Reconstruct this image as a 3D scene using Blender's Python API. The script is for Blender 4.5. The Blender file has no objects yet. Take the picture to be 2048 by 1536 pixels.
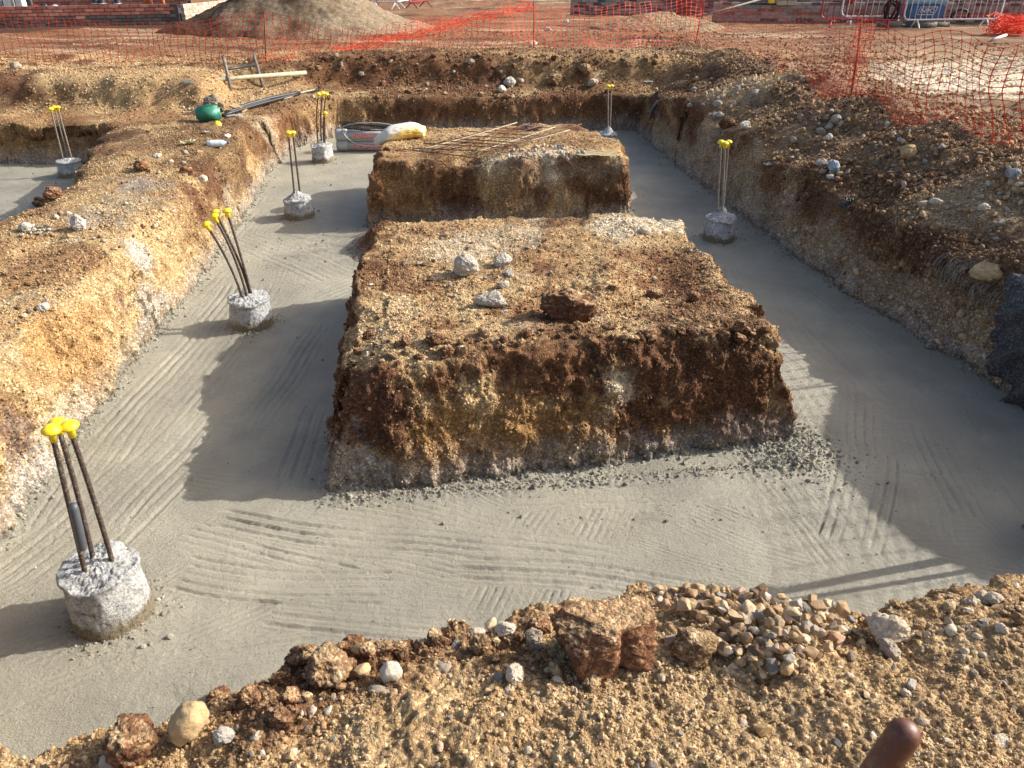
import bpy, bmesh, math, random
import numpy as np
from mathutils import Vector, Matrix, Euler

random.seed(7)
np.random.seed(7)
sc = bpy.context.scene
import time
_t0 = time.time()
def tick(s): print('TICK', s, round(time.time() - _t0, 1))
R = math.radians

# ------------------------------------------------------------------ camera, sky, sun, exposure
CAMZ, PITCH, FPX = 2.5, R(29.5), 1538.0
cam_data = bpy.data.cameras.new('camera')
cam = bpy.data.objects.new('camera', cam_data)
sc.collection.objects.link(cam)
cam.location = (0, 0, CAMZ)
cam.rotation_euler = (math.pi / 2 - PITCH, 0, 0)
cam_data.sensor_width = 36.0
cam_data.lens = 36.0 * FPX / 2048.0
cam_data.clip_start = 0.05
cam_data.clip_end = 600
cam_data.dof.use_dof = True
cam_data.dof.focus_distance = 4.2
cam_data.dof.aperture_fstop = 10.0
sc.camera = cam

SUN_EL, SUN_AZ = 31.5, 13.0            # elevation; azimuth measured from +X towards +Y
world = bpy.data.worlds.new('World')
sc.world = world
world.use_nodes = True
wn = world.node_tree.nodes
sky = wn.new('ShaderNodeTexSky')
sky.sky_type = 'NISHITA'
sky.sun_disc = False
sky.sun_elevation = R(SUN_EL)
sky.sun_rotation = R(90 - SUN_AZ)
sky.dust_density = 4.0
sky.air_density = 0.8
sky.ozone_density = 0.2
wn['Background'].inputs['Strength'].default_value = 0.15
world.node_tree.links.new(sky.outputs[0], wn['Background'].inputs['Color'])

sd = bpy.data.lights.new('sun', 'SUN')
sun = bpy.data.objects.new('sun', sd)
sc.collection.objects.link(sun)
sd.energy = 4.2
sd.angle = R(0.5)
sd.color = (1.0, 0.95, 0.88)
sv = Vector((math.cos(R(SUN_EL)) * math.cos(R(SUN_AZ)), math.cos(R(SUN_EL)) * math.sin(R(SUN_AZ)), math.sin(R(SUN_EL))))
sun.rotation_euler = sv.to_track_quat('Z', 'Y').to_euler()
sun.location = sv * 30

sc.view_settings.view_transform = 'Standard'
sc.view_settings.look = 'None'
sc.view_settings.exposure = 0.62
sc.view_settings.gamma = 1.0
sc.view_settings.use_curve_mapping = False

# ------------------------------------------------------------------ pixel -> place in the world
CP, SP = math.cos(PITCH), math.sin(PITCH)
def ray(px, py):
    u = (px - 1024.0) / FPX
    v = (768.0 - py) / FPX
    return Vector((u, CP + v * SP, -SP + v * CP))
def at(px, py, z=0.0):
    d = ray(px, py)
    t = (z - CAMZ) / d.z
    return Vector((d.x * t, d.y * t, z))
def at_y(px, py, y):
    d = ray(px, py)
    t = y / d.y
    return Vector((d.x * t, y, CAMZ + d.z * t))
def depth_of(p):
    return p[1] * CP + (CAMZ - p[2]) * SP

# ------------------------------------------------------------------ numpy gradient noise
_rng = np.random.RandomState(11)
_perm = _rng.permutation(256).astype(np.int32)
_perm = np.concatenate([_perm, _perm, _perm])
_g3 = _rng.normal(size=(256, 3)).astype(np.float32)
_g3 /= np.linalg.norm(_g3, axis=1)[:, None]
def pn3(x, y, z):
    x = np.asarray(x, np.float32); y = np.asarray(y, np.float32); z = np.asarray(z, np.float32)
    xi = np.floor(x).astype(np.int32); yi = np.floor(y).astype(np.int32); zi = np.floor(z).astype(np.int32)
    xf = x - xi; yf = y - yi; zf = z - zi
    u = xf * xf * xf * (xf * (xf * 6 - 15) + 10); v = yf * yf * yf * (yf * (yf * 6 - 15) + 10); w = zf * zf * zf * (zf * (zf * 6 - 15) + 10)
    xi &= 255; yi &= 255; zi &= 255
    def g(dx, dy, dz):
        h = _perm[_perm[_perm[xi + dx] + yi + dy] + zi + dz]
        gr = _g3[h]
        return gr[..., 0] * (xf - dx) + gr[..., 1] * (yf - dy) + gr[..., 2] * (zf - dz)
    a = g(0, 0, 0); b = g(1, 0, 0); c = g(0, 1, 0); d = g(1, 1, 0)
    e = g(0, 0, 1); f = g(1, 0, 1); h = g(0, 1, 1); k = g(1, 1, 1)
    l1 = a + u * (b - a); l2 = c + u * (d - c); l3 = e + u * (f - e); l4 = h + u * (k - h)
    m1 = l1 + v * (l2 - l1); m2 = l3 + v * (l4 - l3)
    return (m1 + w * (m2 - m1)) * 1.6
def fbm(x, y, z, s, octv=3, off=0.0, gain=0.5):
    r = 0; a = 1.0; t = 0
    for i in range(octv):
        r = r + a * pn3(x * s + off + 17.3 * i, y * s + off * 1.7 + 5.1 * i, z * s - off + 9.7 * i)
        t += a; a *= gain; s *= 2.03
    return r / t
def sstep(a, b, x):
    t = np.clip((x - a) / (b - a), 0, 1)
    return t * t * (3 - 2 * t)

# ------------------------------------------------------------------ plan of the dig
def sdist(px, py, poly):
    """signed distance, positive inside the polygon"""
    d2 = np.full(px.shape, 1e9, np.float32)
    inside = np.zeros(px.shape, bool)
    n = len(poly)
    for i in range(n):
        ax, ay = poly[i]; bx, by = poly[(i + 1) % n]
        ex, ey = bx - ax, by - ay
        wx = px - ax; wy = py - ay
        t = np.clip((wx * ex + wy * ey) / (ex * ex + ey * ey), 0, 1)
        dx = wx - ex * t; dy = wy - ey * t
        d2 = np.minimum(d2, dx * dx + dy * dy)
        cond = ((ay > py) != (by > py))
        with np.errstate(divide='ignore', invalid='ignore'):
            xx = ex * (py - ay) / (ey if ey != 0 else 1e-9) + ax
        inside ^= cond & (px < xx)
    d = np.sqrt(d2)
    return np.where(inside, d, -d)

lip_px = [(-500, 1450), (-150, 1445), (60, 1445), (225, 1422), (330, 1392), (420, 1362), (500, 1312), (575, 1268), (650, 1262), (730, 1258), (860, 1226),
          (1000, 1202), (1120, 1178), (1290, 1142), (1380, 1145), (1470, 1160), (1640, 1186), (1760, 1188), (1810, 1165),
          (1875, 1145), (1960, 1140), (2048, 1145), (2250, 1135)]
LIPZ = 0.80
lip = [at(x, y, LIPZ) for x, y in lip_px]
OUT = [(-2.62, 1.9), (-2.45, 2.81), (-2.53, 3.6), (-2.61, 4.47), (-2.64, 5.3), (-2.71, 6.25), (-2.85, 8.0), (-3.02, 9.2), (-3.14, 10.07), (-3.12, 11.3),
       (-2.6, 12.15), (-1.4, 12.25), (-0.2, 12.3), (1.2, 12.5), (2.0, 12.45), (2.02, 11.53), (2.3, 9.4), (2.5, 7.7), (2.72, 6.25), (3.0, 5.0),
       (3.26, 4.21), (3.42, 3.4), (3.5, 2.6), (3.6, 1.9)]
OUT = OUT[::1] + [(p.x, p.y + 0.03) for p in reversed(lip[1:-1])]
T2 = [(-3.98, 6.1), (-4.2, 7.2), (-4.85, 9.0), (-5.25, 10.25), (-7, 10.35), (-13, 10.6), (-13, 4.2), (-7.0, 4.4), (-5.4, 4.7), (-4.4, 5.25)]
_af = [at(655, 988), at(760, 984), at(860, 975), at(1060, 950), at(1280, 925), at(1440, 905), at(1590, 888)]
A = [(p.x, p.y) for p in _af] + [(1.60, 4.15), (1.50, 5.0), (1.38, 5.85), (0.9, 6.05), (0.0, 6.1), (-0.6, 6.02), (-1.16, 5.9), (-1.12, 5.0), (-1.06, 4.2)]
B = [(-1.5, 7.62), (-0.9, 7.7), (0.0, 7.62), (0.8, 7.72), (1.22, 7.75), (1.32, 8.4), (1.1, 9.1), (0.8, 9.45), (0, 9.5), (-0.9, 9.45), (-1.35, 9.3), (-1.5, 8.6)]

HP = []   # ground height control points (x, y, z)
for y in np.arange(1.2, 9.6, 0.7):
    HP.append((-3.0 - 0.05 * y, y, 0.70))
for y in np.arange(2.0, 10, 1.4):
    HP.append((-3.6, y, 0.74))
HP += [(-3.9, 9.5, .68), (-4.0, 10.6, .60), (-3.3, 11.2, .58), (-3.6, 12.2, .66)]
for x in (-3.9, -3.5, -3.1):
    HP += [(x, 10.6, .58), (x, 11.3, .58), (x, 12.0, .60), (x, 12.6, .64), (x, 13.3, .96), (x, 13.8, .98), (x, 14.4, .88)]
for x in np.arange(-9.4, -4.6, 1.1):
    HP += [(x, 10.55, .52), (x, 10.8, .52), (x, 11.0, .53), (x, 11.65, .96), (x, 11.95, .97), (x, 12.5, .91), (x, 13.3, .86), (x, 14.2, .83), (x, 15.6, .80)]
    for yy_ in (10.8, 11.0, 11.65, 11.85): HP.append((x + .55, yy_, .52 if yy_ < 11.2 else .97))
for x in np.arange(-3.0, 2.6, 0.7):
    HP += [(x, 12.5, .55), (x, 12.75, .55), (x, 12.95, .56), (x, 13.5, 1.0), (x, 13.85, 1.03), (x, 14.4, .95), (x, 15.2, .85), (x, 16.2, .80)]
    for yy_ in (12.75, 12.95, 13.5, 13.8): HP.append((x + .35, yy_, .56 if yy_ < 13.2 else 1.02))
for (x, y) in [(2.3, 11.6), (2.55, 9.5), (2.8, 7.8), (2.95, 6.4), (3.2, 5.2), (3.5, 4.3), (3.7, 3.4), (3.8, 2.4)]:
    HP += [(x, y, .70), (x + .35, y + .12, .86), (x + .70, y + .3, 1.10), (x + 1.0, y + .45, 1.20), (x + 1.6, y + .7, 1.05), (x + 2.6, y + 1.1, .86)]
HP += [(2.6, 12.6, .7), (2.9, 13.2, .95), (3.4, 13.2, 1.1), (3.8, 12.2, 1.06), (4.5, 13, .86), (5, 11, .84)]
for p in lip:
    HP += [(p.x, p.y - .04, LIPZ + .0), (p.x * .97, p.y - .35, .86), (p.x * .95, p.y - .8, .88)]
HP += [(-5.5, 3.6, .75), (-8, 3.4, .75), (-5, 1, .8), (-3, 0, .85), (-1, -.5, .88), (0, -.5, .9), (2, -.5, .9), (4, 0, .95), (4.5, 1.2, 1.0), (-12, 2, .8), (-12, -3, .8), (0, -4, .9), (8, -3, .9), (8, 2, .9), (8, 6, .84), (8, 10, .8),
       (-10, 17, .8), (-4, 18, .8), (0, 19, .8), (5, 18, .8), (11, 17, .8), (-14, 12, .8), (12, 12, .8), (-12, 25, .8), (0, 30, .8), (14, 25, .8), (0, 60, .8), (-50, 40, .8), (50, 40, .8), (-50, -20, .8), (50, -20, .8)]
HP = np.array(HP, np.float32)

def top_out(x, y):
    num = np.zeros(x.shape, np.float32); den = np.zeros(x.shape, np.float32)
    for hx, hy, hz in HP:
        w = 1.0 / (((x - hx) ** 2 + (y - hy) ** 2) + 0.03) ** 2
        num += w * hz; den += w
    return num / den

def profile(t, sharp=2.2):
    tc = np.clip(t, 0, 1)
    up = 0.25 * tc + 0.75 * (1 - (1 - tc) ** sharp)
    return np.where(t < 0, np.maximum(t * 3.0, -0.35), up)

def warp(x, y):
    z0 = x * 0
    wx = 0.060 * fbm(x, y, z0, 1.9, 2, 3.0) + 0.024 * fbm(x, y, z0, 6.5, 2, 8.0)
    wy = 0.060 * fbm(x, y, z0, 1.9, 2, 41.0) + 0.024 * fbm(x, y, z0, 6.5, 2, 77.0)
    return x + wx, y + wy

def parts_of(x, y):
    xw, yw = warp(x, y)
    dA = sdist(xw, yw, A); dB = sdist(xw, yw, B)
    dO = sdist(xw, yw, OUT); dT = sdist(xw, yw, T2)
    dG = np.minimum(-dO, -dT)
    return xw, yw, dA, dB, dG

def height(x, y, full=False):
    x = np.asarray(x, np.float32); y = np.asarray(y, np.float32)
    far = (np.abs(x) > 14) | (y > 16.5) | (y < -1)
    h = np.zeros(x.shape, np.float32)
    reg = np.zeros(x.shape, np.int8)
    dmin = np.full(x.shape, 1.0, np.float32)
    n = ~far
    t = top_out(x, y)
    t = t + 0.05 * fbm(x, y, x * 0, 0.55, 2, 21.0) * sstep(11, 17, y) + 0.030 * fbm(x, y, x * 0, 1.6, 2, 31.0)
    # wheel ruts across the ground beyond the dig
    rut = np.sin((y * 5.2 + 0.35 * x + 0.8 * fbm(x, y, x * 0, 0.5, 1, 5.0)))
    t = t + (0.030 * rut * (.5 + fbm(x, y, x * 0, .4, 1, 6.0)) + .045 * np.abs(fbm(x * .6, y * 1.4, x * 0, 2.2, 3, 36.0))) * sstep(15, 16.5, y)
    h[far] = t[far]
    if n.any():
        xx = x[n]; yy = y[n]; tt = t[n]
        xw, yw, dA, dB, dG = parts_of(xx, yy)
        # ---- outer ground
        run = np.full(xx.shape, 0.17, np.float32)
        run = np.where(yy < 2.3, 0.10, run)
        run = np.where((xx > 2) & (yy > 2.3), 0.15, run)
        run = np.where(yy > 10.4, .10, run)
        run = run * (1 + 0.5 * fbm(xx, yy, xx * 0, 1.3, 1, 61.0))
        pr = profile(dG / run)
        # soft, sagging shoulder of the banks
        sh = np.where(yy > 10.4, -.03, -0.065) * np.exp(-np.clip(dG - run, 0, 9) / 0.16) * (dG > 0)
        lump = 0.035 * fbm(xx, yy, xx * 0, 3.2, 2, 15.0)
        stony = sstep(2.5, 3.1, xx) * sstep(13.5, 12, yy) + sstep(12.5, 13.4, yy) * sstep(15.5, 14.6, yy) * 1.0
        lump = lump + stony * 0.075 * fbm(xx, yy, xx * 0, 1.9, 2, 95.0)
        near = sstep(2.3, 1.9, yy)
        lump = lump + near * (0.028 * fbm(xx, yy, xx * 0, 5.5, 2, 115.0))
        hG = np.where(dG > 0, (tt + sh * (1 - near * .5) + lump) * pr, pr)
        # ---- near block
        topA = 0.645 + 0.030 * fbm(xx, yy, xx * 0, 1.4, 2, 55.0) + 0.012 * fbm(xx, yy, xx * 0, 7.0, 2, 58.0)
        topA += 0.045 * np.exp(-((yy - 3.75 - 0.1 * xx) / 0.16) ** 2) * sstep(-.9, -.4, xx)
        topA += 0.04 * sstep(5.45, 5.75, yy) * sstep(0.3, 0.9, xx)
        topA += -0.07 * np.exp(-((xx - 0.95 - 0.25 * (yy - 4.6)) / 0.22) ** 2 - ((yy - 4.75) / 0.55) ** 2)
        topA += 0.035 * np.exp(-((xx - 0.62 - 0.1 * (yy - 4.6)) / 0.10) ** 2 - ((yy - 4.6) / 0.5) ** 2)
        topA -= 0.10 * sstep(-0.62, -0.95, xx) * sstep(4.6, 3.6, yy)
        runA = np.where(yy < 3.25 + 0.28 * (xx + 1) + .35, 0.22, 0.13) * (1 + 0.45 * fbm(xx, yy, xx * 0, 2.1, 1, 65.0))
        runA = np.maximum(runA, 0.08)
        foot = 0.05 * sstep(1.2, 1.62, xx) * sstep(4.2, 3.8, yy)
        tA = dA / (runA + foot)
        gul = 0.03 * np.abs(fbm(xx, yy, xx * 0, 4.5, 2, 69.0)) * (dA < 0.3)
        hA = np.where(dA > 0, (topA - gul) * profile(tA, 2.4), profile(tA))
        # ---- far block
        topB = 0.70 + 0.05 * fbm(xx, yy, xx * 0, 1.5, 2, 75.0) + 0.02 * fbm(xx, yy, xx * 0, 6.0, 2, 78.0)
        topB += -0.12 * np.exp(-((xx + 0.45) / 0.30) ** 2 - ((yy - 7.9) / 0.22) ** 2)
        topB += -0.06 * np.exp(-((xx + 1.1) / 0.3) ** 2 - ((yy - 7.9) / 0.3) ** 2)
        runB = 0.15 * (1 + 0.6 * fbm(xx, yy, xx * 0, 2.3, 1, 85.0))
        runB = np.maximum(runB, 0.06)
        hB = np.where(dB > 0, topB * profile(dB / runB, 2.4), profile(dB / runB))
        # ---- small slump of earth between the blocks
        sl = 0.26 * np.exp(-((xx + 1.22) / 0.22) ** 2 - ((yy - 7.15) / 0.42) ** 2) - 0.03 + 0.025 * fbm(xx, yy, xx * 0, 6.0, 2, 99.0)
        hh = np.maximum(np.maximum(hG, np.maximum(hA, hB)), np.maximum(sl, -0.3))
        h[n] = hh
        rr = np.zeros(xx.shape, np.int8)
        rr[(dA > -0.30) & (dA > dG) & (dA > dB)] = 1
        rr[(dB > -0.30) & (dB > dG) & (dB > dA)] = 2
        reg[n] = rr
        dmin[n] = np.maximum(np.maximum(dA, dB), dG)
    if full:
        return h, reg, dmin
    return h

def hz(x, y):
    return float(height(np.array([x]), np.array([y]))[0])
def on_ground(px, py, lo=0.6, hi=60.0):
    """where the line of sight through a pixel first meets the ground"""
    d = ray(px, py)
    ts = np.concatenate([np.arange(lo, 9, 0.02), np.arange(9, hi, 0.08)])
    X = d.x * ts; Y = d.y * ts; Z = CAMZ + d.z * ts
    H = np.maximum(height(X, Y), 0.0)
    k = np.argmax(Z < H)
    return Vector((X[k], Y[k], H[k]))

# ------------------------------------------------------------------ adaptive triangle sheet
def refine(xs, ys, zfun, target, passes=12, cull=None):
    nx, ny = len(xs), len(ys)
    gx, gy = np.meshgrid(xs, ys)
    X = gx.ravel().astype(np.float32); Y = gy.ravel().astype(np.float32)
    i = np.arange((nx - 1) * (ny - 1)); r = i // (nx - 1); c = i % (nx - 1)
    a = r * nx + c; b = a + 1; d = a + nx; e = d + 1
    alt = ((r + c) % 2 == 0)[:, None]
    T = np.concatenate([np.where(alt, np.stack([a, b, e], 1), np.stack([a, b, d], 1)),
                        np.where(alt, np.stack([a, e, d], 1), np.stack([b, e, d], 1))]).astype(np.int64)
    Z = zfun(X, Y)
    for it in range(passes):
        N = len(X)
        E = np.concatenate([T[:, [0, 1]], T[:, [1, 2]], T[:, [2, 0]]])
        E.sort(axis=1)
        key = E[:, 0] * N + E[:, 1]
        uk, inv = np.unique(key, return_inverse=True)
        ea = uk // N; eb = uk % N
        L = np.sqrt((X[ea] - X[eb]) ** 2 + (Y[ea] - Y[eb]) ** 2 + (Z[ea] - Z[eb]) ** 2)
        mx = (X[ea] + X[eb]) / 2; my = (Y[ea] + Y[eb]) / 2; mz = (Z[ea] + Z[eb]) / 2
        mark = L > target(mx, my, mz)
        nt = len(T)
        inv = inv.reshape(3, nt).T
        # the longest edge of every cut triangle is cut too
        Lt = L[inv]; any_ = mark[inv].any(1)
        lg = inv[np.arange(nt), Lt.argmax(1)]
        mark[lg[any_]] = True
        if not mark.any():
            break
        nid = np.full(len(uk), -1, np.int64)
        nm = int(mark.sum())
        nid[mark] = N + np.arange(nm)
        nxv = mx[mark]; nyv = my[mark]
        X = np.concatenate([X, nxv]); Y = np.concatenate([Y, nyv]); Z = np.concatenate([Z, zfun(nxv, nyv)])
        m = nid[inv]; cnt = (m >= 0).sum(1)
        out = [T[cnt == 0]]
        for k in range(3):
            s = (cnt == 1) & (m[:, k] >= 0)
            if s.any():
                p, q, o = T[s, k], T[s, (k + 1) % 3], T[s, (k + 2) % 3]; mm = m[s, k]
                out += [np.stack([p, mm, o], 1), np.stack([mm, q, o], 1)]
            s = (cnt == 2) & (m[:, k] < 0)
            if s.any():
                p, q, o = T[s, k], T[s, (k + 1) % 3], T[s, (k + 2) % 3]
                m1 = m[s, (k + 1) % 3]; m2 = m[s, (k + 2) % 3]
                out += [np.stack([m1, o, m2], 1), np.stack([p, q, m1], 1), np.stack([p, m1, m2], 1)]
        s = cnt == 3
        if s.any():
            p, q, o = T[s].T; m0, m1, m2 = m[s].T
            out += [np.stack([p, m0, m2], 1), np.stack([m0, q, m1], 1), np.stack([m2, m1, o], 1), np.stack([m0, m1, m2], 1)]
        T = np.concatenate(out)
        if cull is not None:
            T = T[cull(X[T].mean(1), Y[T].mean(1), np.maximum.reduce([X[T].max(1) - X[T].min(1), Y[T].max(1) - Y[T].min(1)]))]
            used = np.unique(T); rm = np.full(len(X), -1, np.int64); rm[used] = np.arange(len(used))
            X, Y, Z, T = X[used], Y[used], Z[used], rm[T]
    return X, Y, Z, T

def frame_out(x, y, z):
    """how far outside the picture a point lies, in pixels of the photograph"""
    dep = y * CP + (CAMZ - z) * SP
    dd = np.maximum(dep, 0.05)
    u = 1024 + FPX * x / dd
    v = 768 - FPX * (-y * SP * -1 * 0 + ((z - CAMZ) * CP + y * SP)) / dd
    o = np.maximum.reduce([-u, u - 2048, -v, v - 1536, np.zeros_like(u)])
    return np.where(dep < 0.1, 9e3, o)

KE = 1.4
def target_soil(x, y, z):
    d = np.sqrt(x * x + y * y + (z - CAMZ) ** 2)
    t = np.maximum(0.0058, 0.0031 * d) * (1 + np.clip((d - 6.0) / 5.0, 0, 4.0)) * KE
    o = frame_out(x, y, z)
    t = np.where(o > 120, np.maximum(t * 2.5, 0.03), t)
    t = np.where(o > 700, np.maximum(0.10, d * 0.03), t)
    t = np.where(z < -0.03, np.maximum(t, 0.12), t)
    return t

def vnormals(P, T):
    a = P[T[:, 1]] - P[T[:, 0]]; b = P[T[:, 2]] - P[T[:, 0]]
    n = np.cross(a, b)
    out = np.zeros_like(P)
    for k in range(3):
        for c in range(3):
            out[:, c] += np.bincount(T[:, k], weights=n[:, c], minlength=len(P))
    l = np.linalg.norm(out, axis=1); l[l == 0] = 1
    return (out / l[:, None]).astype(np.float32)

def mesh_from(name, P, T, mat, colour=None, smooth=True):
    me = bpy.data.meshes.new(name)
    me.vertices.add(len(P)); me.vertices.foreach_set('co', np.ascontiguousarray(P, np.float32).ravel())
    me.loops.add(len(T) * 3); me.loops.foreach_set('vertex_index', np.ascontiguousarray(T, np.int32).ravel())
    me.polygons.add(len(T)); me.polygons.foreach_set('loop_start', np.arange(0, len(T) * 3, 3, dtype=np.int32))
    me.polygons.foreach_set('loop_total', np.full(len(T), 3, np.int32))
    me.polygons.foreach_set('use_smooth', np.full(len(T), smooth))
    me.update(calc_edges=True)
    if colour is not None:
        at_ = me.attributes.new('tint', 'FLOAT_COLOR', 'POINT')
        at_.data.foreach_set('color', np.concatenate([colour, np.ones((len(P), 1))], 1).astype(np.float32).ravel())
    me.materials.append(mat)
    o = bpy.data.objects.new(name, me)
    sc.collection.objects.link(o)
    return o

# ------------------------------------------------------------------ materials
def newmat(name):
    m = bpy.data.materials.new(name); m.use_nodes = True
    nt = m.node_tree
    return m, nt, nt.nodes, nt.links, nt.nodes['Principled BSDF']
def noise_node(n, l, scale, detail=3, coord=None, rough=0.6):
    t = n.new('ShaderNodeTexNoise'); t.inputs['Scale'].default_value = scale; t.inputs['Detail'].default_value = detail
    t.inputs['Roughness'].default_value = rough
    if coord: l.new(coord, t.inputs['Vector'])
    return t
def ramp(n, stops):
    r = n.new('ShaderNodeValToRGB')
    els = r.color_ramp.elements
    while len(els) < len(stops): els.new(0.5)
    for e, (p, c) in zip(els, stops):
        e.position = p; e.color = (*c, 1) if len(c) == 3 else c
    return r
def mixc(n, l, f, a, b, mode='MIX'):
    m = n.new('ShaderNodeMix'); m.data_type = 'RGBA'; m.blend_type = mode
    for sock, v in ((0, f), (6, a), (7, b)):
        if isinstance(v, (int, float)): m.inputs[sock].default_value = v
        elif isinstance(v, tuple): m.inputs[sock].default_value = (*v, 1)
        else: l.new(v, m.inputs[sock])
    return m.outputs[2]

def soil_material(name, attr='tint', instancer=False, base=None, scale=1.0, top_tint=None):
    m, nt, n, l, bs = newmat(name)
    g = n.new('ShaderNodeNewGeometry')
    pos = g.outputs['Position']
    if base is None:
        a = n.new('ShaderNodeAttribute'); a.attribute_name = attr
        col = a.outputs['Color']
    else:
        oi = n.new('ShaderNodeObjectInfo')
        rr = ramp(n, [(0, tuple(c * .75 for c in base)), (1, tuple(min(1, c * 1.2) for c in base))])
        l.new(oi.outputs['Random'], rr.inputs[0]); col = rr.outputs[0]
        # paler tint on what faces up, in blotches
        sp_ = n.new('ShaderNodeSeparateXYZ'); l.new(g.outputs['Normal'], sp_.inputs[0])
        nd = noise_node(n, l, 16, 5, pos, .7); mu = n.new('ShaderNodeMath'); mu.operation = 'MULTIPLY'
        l.new(sp_.outputs[2], mu.inputs[0]); l.new(nd.outputs[0], mu.inputs[1])
        du = ramp(n, [(.36, (0, 0, 0)), (.50, (1, 1, 1))]); l.new(mu.outputs[0], du.inputs[0])
        col = mixc(n, l, du.outputs[0], col, top_tint)
    # grains: voronoi cells, each with its own tone
    v = n.new('ShaderNodeTexVoronoi'); v.inputs['Scale'].default_value = 85 * scale; l.new(pos, v.inputs['Vector'])
    hsv = n.new('ShaderNodeSeparateColor'); l.new(v.outputs['Color'], hsv.inputs[0])
    rp = ramp(n, [(0.0, (.45, .42, .40)), (0.3, (.82, .80, .78)), (0.72, (1.05, 1.03, 1.0)), (0.86, (1.45, 1.5, 1.55)), (1.0, (2.0, 2.2, 2.4))])
    l.new(hsv.outputs[0], rp.inputs[0])
    c1 = mixc(n, l, 0.75, col, rp.outputs[0], 'MULTIPLY')
    v2 = n.new('ShaderNodeTexVoronoi'); v2.inputs['Scale'].default_value = 260 * scale; l.new(pos, v2.inputs['Vector'])
    h2 = n.new('ShaderNodeSeparateColor'); l.new(v2.outputs['Color'], h2.inputs[0])
    rp2 = ramp(n, [(0.0, (.62, .60, .58)), (0.6, (1.0, 1.0, 1.0)), (1.0, (1.5, 1.55, 1.6))])
    l.new(h2.outputs[1], rp2.inputs[0])
    c2 = mixc(n, l, 0.6, c1, rp2.outputs[0], 'MULTIPLY')
    nz = noise_node(n, l, 9, 5, pos)
    rp3 = ramp(n, [(0.3, (.72, .68, .64)), (0.7, (1.22, 1.24, 1.26))])
    l.new(nz.outputs[0], rp3.inputs[0])
    c3 = mixc(n, l, 0.8, c2, rp3.outputs[0], 'MULTIPLY')
    l.new(c3, bs.inputs['Base Color'])
    bs.inputs['Roughness'].default_value = 0.93
    bs.inputs['Specular IOR Level'].default_value = 0.25
    # relief
    nb = noise_node(n, l, 60 * scale, 6, pos, 0.7)
    ad = n.new('ShaderNodeMath'); ad.operation = 'MULTIPLY_ADD'; ad.inputs[1].default_value = -0.7
    l.new(v.outputs['Distance'], ad.inputs[0]); l.new(nb.outputs[0], ad.inputs[2])
    ad2 = n.new('ShaderNodeMath'); ad2.operation = 'MULTIPLY_ADD'; ad2.inputs[1].default_value = -0.3
    l.new(v2.outputs['Distance'], ad2.inputs[0]); l.new(ad.outputs[0], ad2.inputs[2])
    b = n.new('ShaderNodeBump'); b.inputs['Strength'].default_value = 0.9; b.inputs['Distance'].default_value = 0.012
    l.new(ad2.outputs[0], b.inputs['Height']); l.new(b.outputs[0], bs.inputs['Normal'])
    return m

def stone_material(name, stops, bump=0.5, rough=0.8, instancer=False, spots=None, sc_=25):
    m, nt, n, l, bs = newmat(name)
    if instancer:
        a = n.new('ShaderNodeAttribute'); a.attribute_name = 'tone'; a.attribute_type = 'INSTANCER'
        fac = a.outputs['Fac']
    else:
        oi = n.new('ShaderNodeObjectInfo'); fac = oi.outputs['Random']
    r = ramp(n, stops); l.new(fac, r.inputs[0])
    g = n.new('ShaderNodeNewGeometry')
    nz = noise_node(n, l, sc_, 5, g.outputs['Position'])
    rp = ramp(n, [(0.32, (.70, .66, .60)), (0.68, (1.15, 1.15, 1.15))]); l.new(nz.outputs[0], rp.inputs[0])
    c = mixc(n, l, 0.85, r.outputs[0], rp.outputs[0], 'MULTIPLY')
    if spots:
        ns = noise_node(n, l, 14, 4, g.outputs['Position'], 0.7)
        rs = ramp(n, [(0.52, (0, 0, 0)), (0.60, (1, 1, 1))]); l.new(ns.outputs[0], rs.inputs[0])
        c = mixc(n, l, rs.outputs[0], c, spots)
    l.new(c, bs.inputs['Base Color'])
    bs.inputs['Roughness'].default_value = rough
    bs.inputs['Specular IOR Level'].default_value = 0.3
    nb = noise_node(n, l, sc_ * 5, 6, g.outputs['Position'], 0.7)
    b = n.new('ShaderNodeBump'); b.inputs['Strength'].default_value = bump; b.inputs['Distance'].default_value = 0.01
    l.new(nb.outputs[0], b.inputs['Height']); l.new(b.outputs[0], bs.inputs['Normal'])
    return m

def plain(name, col, rough=0.6, metal=0.0, dirt=None, dscale=12, bump=0.0, damount=(0.5, 0.65), spec=0.5):
    m, nt, n, l, bs = newmat(name)
    g = n.new('ShaderNodeNewGeometry')
    nz = noise_node(n, l, dscale, 5, g.outputs['Position'], 0.65)
    rp = ramp(n, [(0.3, tuple(c * .8 for c in col)), (0.7, tuple(min(1, c * 1.12) for c in col))]); l.new(nz.outputs[0], rp.inputs[0])
    c = rp.outputs[0]
    if dirt:
        n2 = noise_node(n, l, dscale * 1.7, 6, g.outputs['Position'], 0.7)
        r2 = ramp(n, [(damount[0], (0, 0, 0)), (damount[1], (1, 1, 1))]); l.new(n2.outputs[0], r2.inputs[0])
        c = mixc(n, l, r2.outputs[0], c, dirt)
    l.new(c, bs.inputs['Base Color'])
    bs.inputs['Roughness'].default_value = rough
    bs.inputs['Metallic'].default_value = metal
    bs.inputs['Specular IOR Level'].default_value = spec
    if bump:
        nb = noise_node(n, l, dscale * 8, 6, g.outputs['Position'], 0.7)
        b = n.new('ShaderNodeBump'); b.inputs['Strength'].default_value = bump; b.inputs['Distance'].default_value = 0.01
        l.new(nb.outputs[0], b.inputs['Height']); l.new(b.outputs[0], bs.inputs['Normal'])
    return m

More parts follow.
